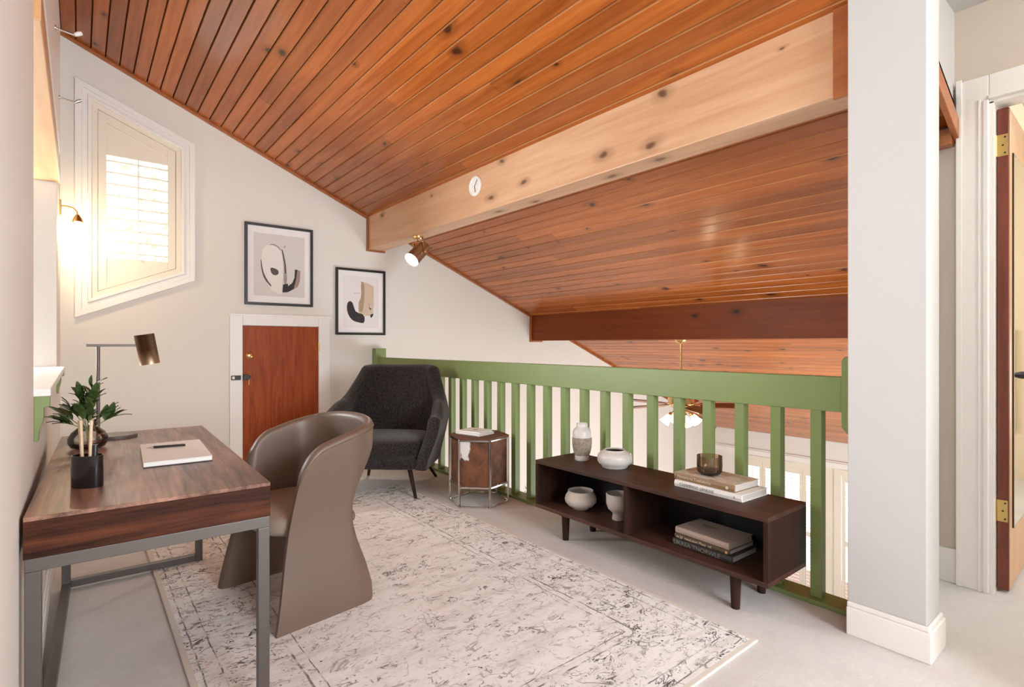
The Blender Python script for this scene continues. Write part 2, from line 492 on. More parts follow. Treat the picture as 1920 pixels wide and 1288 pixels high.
    def build(s, name, mat, parent=None, bevel=0.0, seg=2, smooth=False, loc=None, rot=None, auto=None):
        bm = s.bm
        bmesh.ops.remove_doubles(bm, verts=bm.verts, dist=1e-6)
        bmesh.ops.recalc_face_normals(bm, faces=bm.faces)
        if bevel:
            ed = [e for e in bm.edges if len(e.link_faces) == 2 and e.calc_face_angle(0) > 0.5]
            bmesh.ops.bevel(bm, geom=ed, offset=bevel, segments=seg, affect='EDGES', profile=0.5, clamp_overlap=True)
        me = bpy.data.meshes.new(name); bm.to_mesh(me); bm.free()
        if smooth:
            for p in me.polygons: p.use_smooth = True
            me.set_sharp_from_angle(angle=math.radians(auto if auto else 50))
        me.materials.append(mat)
        o = bpy.data.objects.new(name, me); C.objects.link(o)
        if parent is not None: o.parent = parent
        if loc is not None: o.location = loc
        if rot is not None: o.rotation_euler = rot
        return o


def tag(o, label, cat, group=None):
    o['label'] = label; o['category'] = cat
    if group: o['group'] = group
    return o


def thing(name, label, cat, loc=(0, 0, 0), rz=0.0, group=None):
    o = bpy.data.objects.new(name, None); o.empty_display_size = 0.05
    C.objects.link(o); o.location = loc; o.rotation_euler = (0, 0, rz)
    return tag(o, label, cat, group)


def struct(o, label=None):
    o['kind'] = 'structure'
    if label: o['label'] = label
    return o


def text_mesh(txt, size, name, mat, parent, loc, rot, sx=1.0, extrude=0.0003):
    cu = bpy.data.curves.new(name, 'FONT'); cu.body = txt; cu.size = size; cu.extrude = extrude
    cu.align_x = 'LEFT'; cu.align_y = 'CENTER'
    tmp = bpy.data.objects.new('tmp_text', cu); C.objects.link(tmp)
    bpy.context.view_layer.update()
    dg = bpy.context.evaluated_depsgraph_get()
    me = bpy.data.meshes.new_from_object(tmp.evaluated_get(dg))
    bpy.data.objects.remove(tmp); bpy.data.curves.remove(cu)
    me.materials.clear(); me.materials.append(mat)
    o = bpy.data.objects.new(name, me); C.objects.link(o)
    o.parent = parent; o.location = loc; o.rotation_euler = rot; o.scale = (sx, 1, 1)
    return o


# ------------------------------------------------------------------ room shell
YB = 5.8          # face of the gable wall
XL = -0.122       # face of the left wall
LOW = -3.25       # floor of the room below
K = 0.4225
TH = math.atan(K)


def zc(x): return 3.745 - K * x


struct(MB().prism([(XL, -2.4), (6.5, -2.4), (6.5, 0.76), (2.76, 0.76), (2.76, YB), (XL, YB)], 2, -0.28, 0).build('floor', carpet_m), 'pale carpet of the loft floor')
struct(MB().box(2.76, 0.84, LOW - 0.1, 10.0, YB, LOW).build('floor_lower', carpet_m), 'floor of the room below the loft')
struct(MB().box(-1.5, -2.4, -0.28, XL - 0.15, YB, 0).build('floor_stair', carpet_m), 'floor beyond the opening in the left wall')

# gable wall with the window hole (trapezoid)
W0, W1 = 0.124, 0.694
wt0, wt1, wb0, wb1 = 3.204, 2.969, 1.653, 1.896
wb = MB()
wb.prism([(-1.5, LOW), (W0, LOW), (W0, zc(W0) + .02), (-1.5, zc(-1.5) + .02)], 1, YB, YB + .15)
wb.prism([(W1, LOW), (10.1, LOW), (10.1, zc(10.1) + .02), (W1, zc(W1) + .02)], 1, YB, YB + .15)
wb.prism([(W0, LOW), (W1, LOW), (W1, wb1), (W0, wb0)], 1, YB, YB + .15)
wb.prism([(W0, wt0), (W1, wt1), (W1, zc(W1) + .02), (W0, zc(W0) + .02)], 1, YB, YB + .15)
wall_back = struct(wb.build('wall_back', wall_m), 'cream gable wall with window, pictures and low door')

OY0, OY1, OZ0, OZ1 = 2.46, 4.85, 1.02, 2.50
wl = MB()
wl.box(XL - .15, -2.4, 0, XL, -2.1, 4.0).box(XL - .15, -.5, 0, XL, OY0, 4.0).box(XL - .15, -2.1, 0, XL, -.5, 1.2).box(XL - .15, -2.1, 2.7, XL, -.5, 4.0).box(XL - .15, OY1, 0, XL, YB, 4.0)
wl.box(XL - .15, OY0, 0, XL, OY1, OZ0).box(XL - .15, OY0, OZ1, XL, OY1, 4.0)
struct(wl.build('wall_left', wall_m), 'pale left wall with a tall opening over the desk')
struct(MB().box(-1.6, -2.4, -.28, -1.5, 4.93, 4.5).box(-1.6, 5.75, -.28, -1.5, YB, 4.5).box(-1.6, 4.93, -.28, -1.5, 5.75, .8).box(-1.6, 4.93, 2.2, -1.5, 5.75, 4.5).build('wall_stair', wall_m), 'far wall beyond the opening')
struct(MB().box(-1.6, -2.55, LOW, 0.65, -2.4, 4.5).box(2.25, -2.55, LOW, 4.3, -2.4, 4.5).box(0.65, -2.55, LOW, 2.25, -2.4, 1.0).box(0.65, -2.55, 2.5, 2.25, -2.4, 4.5)
       .box(5.7, -2.55, LOW, 6.6, -2.4, 4.5).box(4.3, -2.55, LOW, 5.7, -2.4, .9).box(4.3, -2.55, 2.3, 5.7, -2.4, 4.5).build('wall_rear', wall_m), 'wall behind the viewer with openings added for light')  # these openings are added for the fill lamps outside
# hall wall with doorway
DY0, DY1, DZ = -0.30, 0.545, 2.37
hw = MB().box(3.43, DY1, -.28, 3.53, 0.84, 3.0).box(3.43, -2.4, -.28, 3.53, DY0, 3.0).box(3.43, DY0, DZ, 3.53, DY1, 3.0)
struct(hw.build('wall_right', hall_m), 'white hall wall with the doorway')
# void side wall under the roof slope, from the post to the eave
lw = MB()
lw.prism([(2.66, LOW), (4.9, LOW), (4.9, zc(4.9)), (2.66, zc(2.66))], 1, .755, .84)
lw.prism([(7.9, LOW), (10.1, LOW), (10.1, zc(10.1)), (7.9, zc(7.9))], 1, .755, .84)
lw.prism([(4.9, LOW), (7.9, LOW), (7.9, -2.2), (4.9, -2.2)], 1, .755, .84)
lw.prism([(4.9, -.6), (7.9, -.6), (7.9, zc(7.9)), (4.9, zc(4.9))], 1, .755, .84)
struct(lw.build('wall_landing', post_m), 'wall between the landing and the room below')
struct(MB().box(2.66, .84, LOW, 2.74, YB, -.28).build('wall_lower', wall_m), 'wall of the room below, under the loft edge')
struct(MB().box(2.30, -2.4, 0, 2.40, -.10, 2.87).build('wall_light_block', post_m), 'unseen wall added behind the viewer to shield the hall from light')  # unseen wall, added to keep the rear fill off the hall
# bulkhead above the roof edge in the hall, and the flat hall ceiling
struct(MB().prism([(2.07, 2.87), (3.43, 2.87), (3.43, zc(3.43) + .01), (2.07, zc(2.07) + .01)], 1, .69, .755).build('wall_bulkhead', post_m), 'white wall above the sloping timber edge in the hall')
struct(MB().box(2.05, -2.4, 2.87, 6.6, .76, 3.0).build('ceiling_hall', post_m), 'flat white hall ceiling')
struct(MB().box(6.5, -2.4, -.28, 6.6, -1.1, 3.0).box(6.5, .115, -.28, 6.6, .84, 3.0).box(6.5, -1.1, -.28, 6.6, .115, .5).box(6.5, -1.1, 1.25, 6.6, .115, 3).build('wall_bedroom', bedroom_m), 'cream wall of the room past the door')
struct(MB().box(3.53, .655, 0, 6.5, .754, 2.87).build('wall_bedroom_side', bedroom_m), 'cream side wall past the door')
# eave wall with shuttered openings
XE = 9.97
ew = MB()
for y0, y1, z0, z1 in ((.84, 2.75, LOW, -.40), (3.55, 3.76, LOW, -.40), (5.2, YB, LOW, -.40), (2.75, 3.55, -1.0, -.40), (3.76, 5.2, -1.0, -.40), (2.75, 3.55, LOW, -3.2), (3.76, 5.2, LOW, -3.2)):
    ew.box(XE, y0, z0, XE + .12, y1, z1)
struct(ew.build('wall_eave', wall_m), 'low eave wall with shuttered doors in the room below')

# ceiling: backing slab + separate boards
cb = MB()
off = .021 / math.cos(TH)
cb.prism([(-1.6, zc(-1.6) + off), (10.15, zc(10.15) + off), (10.15, zc(10.15) + off + .1), (-1.6, zc(-1.6) + off + .1)], 1, .69, YB + .15)
cb.prism([(-1.6, zc(-1.6) + off), (2.07, zc(2.07) + off), (2.07, zc(2.07) + off + .1), (-1.6, zc(-1.6) + off + .1)], 1, -2.55, .69)
ceiling = struct(cb.build('ceiling', gap_m), 'sloping pine board ceiling over loft and room below')
BW = 0.0985
ct, st = math.cos(TH), math.sin(TH)


def board(y0, y1, xc):
    wdt = BW / ct; h = wdt / 2 - .0012; L = y1 - y0; ch = .009; tk = .019
    prof = [(-h, tk), (-h, .015), (-h + .0065, 0), (h - .005, 0), (h - .0034, .003), (h - .0034, tk)]
    m = MB()
    A = [m.bm.verts.new((p[0], 0, p[1])) for p in prof]; B = [m.bm.verts.new((p[0], L, p[1])) for p in prof]
    m.bm.faces.new(A); m.bm.faces.new(B[::-1])
    for i in range(6): m.bm.faces.new([A[i], B[i], B[(i + 1) % 6], A[(i + 1) % 6]])
    o = m.build('ceiling_board', board_m, ceiling)
    o.data.materials.append(lit_edge_m)
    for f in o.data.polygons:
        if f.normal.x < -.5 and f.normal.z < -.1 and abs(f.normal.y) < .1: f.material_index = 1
    o.location = (xc, y0, zc(xc)); o.rotation_euler = (0, TH, 0)
    return o


n = 0
x = XL + BW / 2
while x < XE:
    y_end = -2.4 if x < 2.0 else .70
    if x > 2.52 and x < 2.78 or (4.99 < x < 5.26):
        y_end = .70
    cuts = [y_end, YB]
    if random.random() < .62:
        cuts.insert(1, random.uniform(1.6, 5.3) if x < 5 else random.uniform(2.6, 5.4))
    for a, b in zip(cuts, cuts[1:]):
        board(a + .0008, b - .0008, x)
    x += BW

# beams
def beam(name, label, x0, x1, z0, mat, tmat):
    o = tag(MB().prism([(x0, z0), (x1, z0), (x1, zc(x1) + .01), (x0, zc(x0) + .01)], 1, .86, YB).build(name, mat, bevel=.006), label, 'beam')
    MB().prism([(x0 - .02, z0 - .018), (x1 + .02, z0 - .018), (x1 + .02, z0 + .0), (x0, z0 + .0), (x0, zc(x0)), (x0 - .02, zc(x0 - .02))], 1, YB - .035, YB - .0005).build('end_trim', tmat, o)
    MB().box(x0 - .016, .86, z0 - .016, x0, .93, zc(x0)).build('end_trim', tmat, o)
    return o


beam('ceiling_beam', 'pale knotty pine beam above the railing, carrying the round white disc', 2.57, 2.75, 2.285, beam_m, trimwood_m)
beam('ceiling_beam', 'dark stained knotty beam that carries the ceiling fan', 5.04, 5.22, 1.255, beam2_m, trimwood_m)
# rake mouldings
def slope_strip(x0, x1, y0, y1, h):
    return MB().prism([(x0, zc(x0) - h / ct), (x1, zc(x1) - h / ct), (x1, zc(x1)), (x0, zc(x0))], 1, y0, y1)


for k, (a, b) in enumerate(((XL, 2.55), (2.77, 5.02), (5.24, XE))):
    struct(slope_strip(a, b, YB - .022, YB, .028).build('trim_%d' % (k + 1), trimwood_m, bevel=.004), 'thin pine moulding where ceiling meets gable wall')
r = MB().prism([(2.68, zc(2.68) - .085), (3.50, zc(3.50) - .085), (3.50, zc(3.50) + .012), (2.68, zc(2.68) + .012)], 1, .665, .69)
struct(r.build('trim_4', trimwood_m, bevel=.003), 'sloping pine edge board beside the hall door')
struct(MB().box(3.36, .69, zc(3.43) - .10, 3.43, .754, zc(3.43) - .02).build('trim_5', trimwood_m, bevel=.003), 'pine block under the sloping edge board')

# post
struct(MB().prism([(2.49, .583), (2.66, .583), (2.66, .851), (2.49, .851)], 2, 0, zc(2.49) + .15).build('wall_post', post_m, bevel=.003), 'white square post at the end of the railing')
pb = MB().prism([(2.49 - .018, .583 - .018), (2.678, .583 - .018), (2.678, .80), (2.66, .80), (2.66, .583), (2.49, .583), (2.49, .851), (2.472, .851)], 2, 0, .115)
pb.prism([(2.49 - .011, .583 - .011), (2.671, .583 - .011), (2.671, .80), (2.66, .80), (2.66, .583), (2.49, .583), (2.49, .851), (2.479, .851)], 2, .115, .135)
struct(pb.build('baseboard_post', white_m, bevel=.004), 'tall white skirting round the post')
bb = MB().box(XL, -2.4, 0, XL + .016, YB, .115).box(XL, -2.4, .115, XL + .010, YB, .13)
struct(bb.build('baseboard_left', white_m, bevel=.003), 'white skirting along the left wall')
bb = MB().box(XL + .016, YB - .016, 0, 1.14, YB, .13).box(2.125, YB - .016, 0, 2.62, YB, .13)
struct(bb.build('baseboard_back', white_m, bevel=.003), 'white skirting along the gable wall')
struct(MB().box(3.415, .68, 0, 3.43, .755, .17).box(3.415, -2.4, 0, 3.43, DY0 - .14, .17).build('baseboard_right', white_m, bevel=.003), 'white skirting in the hall')

# ------------------------------------------------------------------ gable window
def loft_poly(outer, inner, y0, y1):
    m = MB(); n_ = len(outer)
    V = [[m.bm.verts.new((p[0], y, p[1])) for p in pl] for y, pl in ((y0, outer), (y0, inner), (y1, outer), (y1, inner))]
    for i in range(n_):
        j = (i + 1) % n_
        m.bm.faces.new([V[0][i], V[0][j], V[1][j], V[1][i]]); m.bm.faces.new([V[2][i], V[3][i], V[3][j], V[2][j]])
        m.bm.faces.new([V[0][i], V[2][i], V[2][j], V[0][j]]); m.bm.faces.new([V[1][i], V[1][j], V[3][j], V[3][i]])
    return m


def inset(poly, d):
    n_ = len(poly); out = []
    for i in range(n_):
        p0, p1, p2 = Vector(poly[i - 1]), Vector(poly[i]), Vector(poly[(i + 1) % n_])
        d1 = (p1 - p0).normalized(); d2 = (p2 - p1).normalized()
        n1 = Vector((-d1.y, d1.x)); n2 = Vector((-d2.y, d2.x))
        k = d / (1 + n1.dot(n2))
        out.append(tuple(p1 + (n1 + n2) * k))
    return out


PO = [(-0.03, 1.424), (0.846, 1.799), (0.846, 3.081), (-0.03, 3.444)]      # counter-clockwise seen from -Y
w1 = struct(loft_poly(PO, inset(PO, .045), YB - .030, YB).build('window_1', white_m, bevel=.003), 'trapezoid gable window with white casing and cream shutter')
loft_poly(inset(PO, .045), inset(PO, .085), YB - .022, YB).build('casing', white_m, w1, bevel=.003)
loft_poly(inset(PO, .085), inset(PO, .112), YB - .034, YB).build('casing', white_m, w1, bevel=.004)
PI_ = inset(PO, .112)
loft_poly(PI_, inset(PI_, .040), YB - .018, YB + .05).build('shutter_frame', cream_m, w1, bevel=.002)
PS = inset(PI_, .043)
LX0, LX1, LZ0, LZ1 = .184, .631, 1.955, 2.845


def zline(pa, pb, x): return pa[1] + (pb[1] - pa[1]) * (x - pa[0]) / (pb[0] - pa[0])


sx0, sx1 = PS[0][0], PS[1][0]
bot = lambda x: zline(PS[0], PS[1], x)
top = lambda x: zline(PS[3], PS[2], x)
ys0, ys1 = YB - .010, YB + .020
for a, b in ((sx0, LX0), (LX1, sx1)):
    MB().prism([(a, bot(a)), (b, bot(b)), (b, top(b)), (a, top(a))], 1, ys0, ys1).build('stile', cream_m, w1, bevel=.002)
MB().prism([(LX0, bot(LX0)), (LX1, bot(LX1)), (LX1, bot(LX1) + .075), (LX0, bot(LX0) + .075)], 1, ys0, ys1).build('bottom_rail', cream_m, w1, bevel=.002)
MB().prism([(LX0, bot(LX0) + .076), (LX1, bot(LX1) + .076), (LX1, max(LZ0, bot(LX1) + .0765)), (LX0, LZ0)], 1, ys0 + .010, ys1).build('bottom_panel', cream_m, w1)
MB().prism([(LX0, top(LX0) - .075), (LX1, top(LX1) - .075), (LX1, top(LX1)), (LX0, top(LX0))], 1, ys0, ys1).build('top_rail', cream_m, w1, bevel=.002)
MB().prism([(LX0, LZ1), (LX1, min(LZ1, top(LX1) - .076)), (LX1, top(LX1) - .076), (LX0, top(LX0) - .076)], 1, ys0 + .010, ys1).build('top_panel', cream_m, w1)
nl = 9
for i in range(nl):
    z = LZ0 + (LZ1 - LZ0) * (i + .5) / nl
    M = Matrix.Translation((0, YB + .012, z)) @ Matrix.Rotation(math.radians(5), 4, 'X')
    MB().box(LX0 + .001, -.030, -.006, LX1 - .001, .030, .006, M).build('louver', cream_m, w1, bevel=.0035)
MB().box(.403, YB - .030, LZ0 - .01, .413, YB - .021, LZ1 + .0).build('tilt_rod', cream_m, w1)
loft_poly(inset(PI_, .040), inset(PI_, .075), YB + .06, YB + .12).build('sash', white_m, w1)
pn = inset(PI_, .07)
MB().prism(pn, 1, YB + .085, YB + .091).build('pane', pane_m, w1)

# ------------------------------------------------------------------ small door in the gable wall
d1 = struct(MB().box(1.258, YB - .018, .02, 1.998, YB - .001, 1.387).build('door_1', door_m, bevel=.002), 'low cherry access door under the framed picture')
for nm, bx in (('casing', (1.14, YB - .028, 0, 1.255, YB - .0005, 1.5)), ('casing', (2.001, YB - .028, 0, 2.123, YB - .0005, 1.5)), ('casing', (1.255, YB - .028, 1.39, 2.001, YB - .0005, 1.5))):
    MB().box(*bx).build(nm, white_m, d1, bevel=.005)
MB().box(1.13, YB - .034, 1.485, 2.133, YB - .028, 1.505).build('casing_edge', white_m, d1, bevel=.002)
MB().lathe([(0, 0), (.030, 0), (.031, .004), (.024, .010), (.010, .013), (0, .013)], 24, M=Matrix.Translation((1.318, YB - .018, 1.088)) @ Matrix.Rotation(PI / 2, 4, 'X')).build('knob', brass_m, d1, smooth=True)
lk = MB().box(1.258, YB - .046, .852, 1.310, YB - .018, .902).build('latch', black_m, d1, bevel=.003)
MB().box(1.308, YB - .038, .872, 1.328, YB - .024, .892).build('thumb_turn', black_m, lk, bevel=.002)
MB().box(1.306, YB - .036, .80, 1.311, YB - .033, .872).build('key', brass_m, lk)
kp = MB().box(1.150, YB - .040, .852, 1.236, YB - .028, .897).build('strike', black_m, d1, bevel=.003)
MB().box(1.158, YB - .0415, .862, 1.180, YB - .040, .888).build('strike_plate', white_m, kp)
for z in (1.18, .25):
    MB().cyl((2.000, YB - .030, z - .05), (2.000, YB - .030, z + .05), .008, seg=12).build('hinge', hinge_m, d1, smooth=True)

# ------------------------------------------------------------------ left opening: ledge, header, fascia, hooks, sconce
led = tag(MB().box(XL - .15, OY0 + .004, OZ0, XL + .045, OY1 + .03, OZ0 + .028).build('window_ledge', white_m, bevel=.003), 'white ledge of the left wall opening, held by a green bracket', 'ledge')
led.data.update()
prof = [(XL, OZ0), (XL + .042, OZ0), (XL + .042, OZ0 - .035), (XL + .026, OZ0 - .040), (XL + .026, OZ0 - .075), (XL + .022, OZ0 - .095), (XL + .014, OZ0 - .12), (XL + .012, OZ0 - .155), (XL, OZ0 - .155)]
MB().prism(prof, 1, OY0 + .01, OY0 + .06).build('bracket', green_m, led, bevel=.002)
MB().prism(prof, 1, OY1 - .06, OY1 - .01).build('bracket', green_m, led, bevel=.002)
hd = tag(MB().box(XL - .15, OY0 + .002, 2.32, XL + .020, OY1 + .02, 2.42).build('header_beam', headwood_m, bevel=.004), 'pale pine header over the opening in the left wall', 'beam')
MB().box(XL - .005, OY0 + .002, 2.42, XL + .014, OY1 + .02, 2.52).build('header_board', headwood_m, hd, bevel=.003)
struct(MB().box(XL, 2.2, 2.54, XL + .018, OY1 + .10, 3.45).build('trim_8', white_m, bevel=.004), 'tall white board on the left wall bearing the hooks')
for i, (y, z, lb) in enumerate(((3.84, 2.93, 'chrome hook with a broad pale tip, high on the white board'), (4.62, 2.83, 'slim chrome hook beside the gable window casing'))):
    h = thing('coat_hook', lb, 'hook', (XL + .018, y, z), 0, 'hooks on the white board')
    MB().cyl((0, 0, 0), (.006, 0, 0), .016, seg=16).build('rosette', chrome_m, h, smooth=True)
    MB().tube([(.004, 0, 0), (.05, 0, -.006), (.085, 0, -.010)], .006, 8).build('arm', chrome_m, h, smooth=True)
    MB().tube([(.083, 0, -.010), (.098, 0, .002), (.115, 0, .012)], [.008, .012, .010], 10).build('tip', chrome_m if i else white_m, h, smooth=True)

sc = thing('wall_sconce', 'small brass wall lamp with lit bulb beside the gable window', 'lamp', (XL, 5.44, 2.27))
MB().box(0, -.028, -.065, .014, .028, .055).build('backplate', brass_m, sc, bevel=.004)
MB().tube([(.012, 0, .01), (.045, 0, .012), (.085, 0, .004), (.108, 0, -.022), (.112, 0, -.06)], .006, 10).build('arm', brass_m, sc, smooth=True)
MB().lathe([(.012, .03), (.016, .022), (.030, 0), (.040, -.028), (.038, -.028), (.028, 0), (.010, .02)], 24, (.112, 0, -.075)).build('shade', brass_m, sc, smooth=True)
MB().ell((.112, 0, -.118), (.022, .022, .032), 16, 10).build('bulb', bulb_m, sc, smooth=True)
point('sconce_light', (XL + .112, 5.44, 2.27 - .175), 8, (1, .78, .48), .03)

# ------------------------------------------------------------------ pictures
def picture(label, x0, x1, z0, z1, fw, mx, mz, pm):
    t = thing('framed_picture', label, 'picture', ((x0 + x1) / 2, YB - .0005, (z0 + z1) / 2), 0, 'framed prints on the gable wall')
    a, b = (x1 - x0) / 2, (z1 - z0) / 2
    po = [(-a, -b), (a, -b), (a, b), (-a, b)]
    loft_poly(po, inset(po, fw), -.028, 0).build('frame', black_m, t, bevel=.002)
    MB().box(-a + fw - .002, -.012, -b + fw - .002, a - fw + .002, -.006, b - fw + .002).build('mount', mat_m, t)
    pr = MB().box(-a + mx, -.0125, -b + mz, a - mx, -.0119, b - mz).build('print', pm, t)
    return t, pr


def ink(parent, poly, mat, lay=0):
    y = -.0129 - .00025 * lay
    MB().prism(poly, 1, y, y + .0003).build('ink_shape', mat, parent)


def smooth_poly(pts, it=2):
    for _ in range(it):
        q = []
        for i in range(len(pts)):
            a, b = Vector(pts[i]), Vector(pts[(i + 1) % len(pts)])
            q += [tuple(a * .75 + b * .25), tuple(a * .25 + b * .75)]
        pts = q
    return pts


t1, p1 = picture('black framed grey abstract print above the low cherry door', 1.274, 1.941, 1.60, 2.422, .026, .084, .094, print_m)
sc1 = lambda l: [((u - .5) * .50, (.5 - v) * .634) for u, v in l]     # print-relative 0..1 coordinates
ink(p1, smooth_poly(sc1([(.14, .42), (.16, .25), (.30, .15), (.48, .16), (.56, .40), (.56, .72), (.52, .94), (.42, .95), (.30, .86), (.18, .70)])), pale_ink_m, 0)
ink(p1, smooth_poly(sc1([(.13, .42), (.145, .42), (.17, .60), (.25, .74), (.35, .84), (.34, .86), (.20, .74), (.14, .58)]), 1), ink3_m, 1)
ink(p1, smooth_poly(sc1([(.26, .19), (.36, .145), (.47, .18), (.53, .24), (.52, .26), (.45, .20), (.35, .17)]), 1), ink2_m, 1)
ink(p1, sc1([(.34, .70), (.55, .74), (.53, .96), (.45, .955), (.33, .84)]), pale_ink_m, 2)
ink(p1, smooth_poly(sc1([(.30, .53), (.46, .56), (.48, .62), (.44, .66), (.34, .65)]), 1), ink3_m, 2)
ink(p1, smooth_poly(sc1([(.53, .22), (.56, .24), (.62, .44), (.65, .78), (.57, .80), (.58, .50)]), 1), ink2_m, 1)
ink(p1, sc1([(.53, .22), (.55, .24), (.61, .46), (.62, .62), (.60, .62), (.59, .46)]), ink_m, 2)
ink(p1, sc1([(.56, .80), (.66, .78), (.66, .82), (.74, .77), (.79, .68), (.80, .54), (.85, .54), (.84, .70), (.78, .86), (.66, .92), (.55, .93)]), ink_m, 2)
ink(p1, sc1([(.85, .54), (.91, .56), (.90, .72), (.86, .82), (.77, .87), (.82, .72)]), ink4_m, 3)
ink(p1, sc1([(.58, .17), (.61, .16), (.61, .20), (.57, .20)]), ink2_m, 1)
t2, p2 = picture('black framed abstract print with black and tan shapes, above the green newel', 2.19, 2.777, 1.309, 2.053, .026, .082, .080, print2_m)
sc2 = lambda l: [((u - .5) * .423, (.5 - v) * .584) for u, v in l]
ink(p2, smooth_poly(sc2([(.13, .50), (.25, .49), (.31, .62), (.36, .70), (.60, .74), (.60, .91), (.45, .90), (.28, .87), (.16, .78), (.10, .64)]), 1), ink_m, 0)
ink(p2, sc2([(.49, .10), (.68, .12), (.86, .18), (.87, .50), (.84, .70), (.78, .76), (.62, .76), (.43, .70), (.43, .50), (.50, .40), (.52, .25)]), tan_m, 1)
ink(p2, smooth_poly(sc2([(.49, .10), (.59, .11), (.60, .40), (.55, .70), (.43, .69), (.43, .52), (.51, .40)]), 1), tan2_m, 2)
ink(p2, sc2([(.71, .46), (.74, .60), (.80, .62), (.76, .65), (.73, .62)]), ink3_m, 2)
ink(p2, sc2([(.76, .74), (.85, .71), (.84, .76), (.79, .80), (.77, .79)]), ink_m, 2)
ink(p2, sc2([(.30, .335), (.48, .32), (.48, .328), (.30, .345)]), ink2_m, 1)

# ------------------------------------------------------------------ disc on the beam, spot under it
dk = thing('wall_clock', 'small round white disc with two thin lines on the pale beam', 'clock', (2.57, 3.655, 2.52))
Mx = Matrix.Rotation(-PI / 2, 4, 'Y')
MB().lathe([(0, 0), (.082, 0), (.084, .006), (.080, .014), (.070, .016), (.067, .010), (0, .010)], 40, M=Mx).build('case', white_m, dk, smooth=True, auto=35)
for dy_, dz_ in ((-.040, .046), (-.010, -.052)):
    MB().tube([(-.0125, 0, 0), (-.0125, dy_, dz_)], .0026, 6).build('hand', lamp_m, dk)

sp = thing('beam_spotlight', 'lit brass spotlight hanging from the pale beam', 'lamp', (2.64, 4.76, 2.285))
MB().lathe([(0, 0), (.055, 0), (.055, -.02), (.045, -.034), (0, -.036)], 28).build('canopy', brass_m, sp, smooth=True, auto=40)
dv = Vector((-.727, -.183, -.66)).normalized()
cc = Vector((0, -.02, -.165))
side = Vector((dv.y, -dv.x, 0)).normalized()
MB().tube([Vector((0, 0, -.03)), Vector((0, 0, -.055)) + side * .02, Vector((0, 0, -.06)) + side * .078, cc + side * .08], .006, 8).build('yoke', brass_m, sp, smooth=True)
MB().tube([Vector((0, 0, -.055)), Vector((0, 0, -.06)) - side * .078, cc - side * .08], .006, 8).build('yoke', brass_m, sp, smooth=True)
b0, b1 = cc - dv * .11, cc + dv * .13
sh = MB().cyl(b0, b1, .064, .076, 32, False).cyl(b0 - dv * .012, b0, .045, .064, 32).build('shade', bronze_m, sp, smooth=True, auto=40)
MB().cyl(b1 - dv * .012, b1 - dv * .004, .072, .072, 32).build('lens', lens_m, sp, smooth=True, auto=40)
for s_ in (-1, 1):
    MB().cyl(cc + side * .078 * s_, cc + side * .094 * s_, .012, .010, 14).build('knob', brass_m, sp, smooth=True)
ld = bpy.data.lights.new('spot_light', 'SPOT'); ld.energy = 30; ld.color = (1, .90, .74); ld.spot_size = math.radians(95); ld.spot_blend = .6; ld.shadow_soft_size = .05
lo = bpy.data.objects.new('spot_light', ld); C.objects.link(lo)
lo.location = Vector((2.64, 4.76, 2.285)) + b1 + dv * .01
lo.rotation_euler = dv.to_track_quat('-Z', 'Y').to_euler()

# ------------------------------------------------------------------ railing
rl = thing('balcony_railing', 'green painted timber railing along the open loft edge', 'railing', (2.69, 0, 0))
MB().box(-.035, .931, .895, .015, 5.70, 1.055).build('top_rail', green_m, rl, bevel=.004)
MB().box(-.06, .853, 0, .07, YB - .002, .022).build('base_rail', green_m, rl, bevel=.003)
bal = None
for i in range(26):
    y = 1.019 + .186 * i
    if y + .05 > 5.68: break
    if bal is None:
        bal = MB().box(-.025, 0, .0225, .025, .050, .90).build('baluster', green_m, rl, bevel=.003)
        o = bal
    else:
        o = bal.copy(); C.objects.link(o); o.parent = rl
    o.location = (0, y, 0)
nw = MB().box(-.07, 5.70, .0225, .06, 5.795, 1.155).build('newel_post', green_m, rl, bevel=.004)
nw = MB().prism([(.855, 1.145), (.918, 1.145), (.930, 1.125), (.930, .83), (.905, .80), (.855, .78)], 0, -.045, .05).build('newel_post', green_m, rl, bevel=.003)

# ------------------------------------------------------------------ hall door
d2 = struct(MB().box(0, -.021, .012, .81, .021, 2.345).build('door_2', hdoor_m, bevel=.002, loc=(3.475, .515, 0), rot=(0, 0, math.radians(1.0))), 'open dark wooden door with brass hinges and a mirror')
MB().box(.012, -.023, .014, .808, -.0212, 2.343).build('face', hface_m, d2)
mr = MB().box(.085, -.029, .30, .70, -.0232, 2.14).build('mirror_frame', black_m, d2)
MB().box(.090, -.0305, .305, .695, -.0292, 2.135).build('mirror', mirror_m, d2)
for z in (2.165, .395):
    h = MB().box(-.0025, -.018, z - .052, -.0002, .021, z + .052).build('hinge', hinge_m, d2, bevel=.0005)
    MB().cyl((-.006, .026, z - .052), (-.006, .026, z + .052), .006, seg=12).build('hinge_pin', hinge_m, h, smooth=True)
    for dy, dz in ((-.008, .038), (.0, 0), (-.008, -.038)):
        MB().cyl((-.0035, dy, z + dz), (-.0024, dy, z + dz), .0045, seg=10).build('screw', black_m, h)
MB().lathe([(0, 0), (.02, 0), (.018, .012), (.012, .03), (.026, .045), (.022, .06), (0, .068)], 20, M=Matrix.Translation((.36, -.0305, 1.04)) @ Matrix.Rotation(PI / 2, 4, 'X')).build('knob', black_m, d2, smooth=True)  # black cone added in place of a dark reflection in the mirror
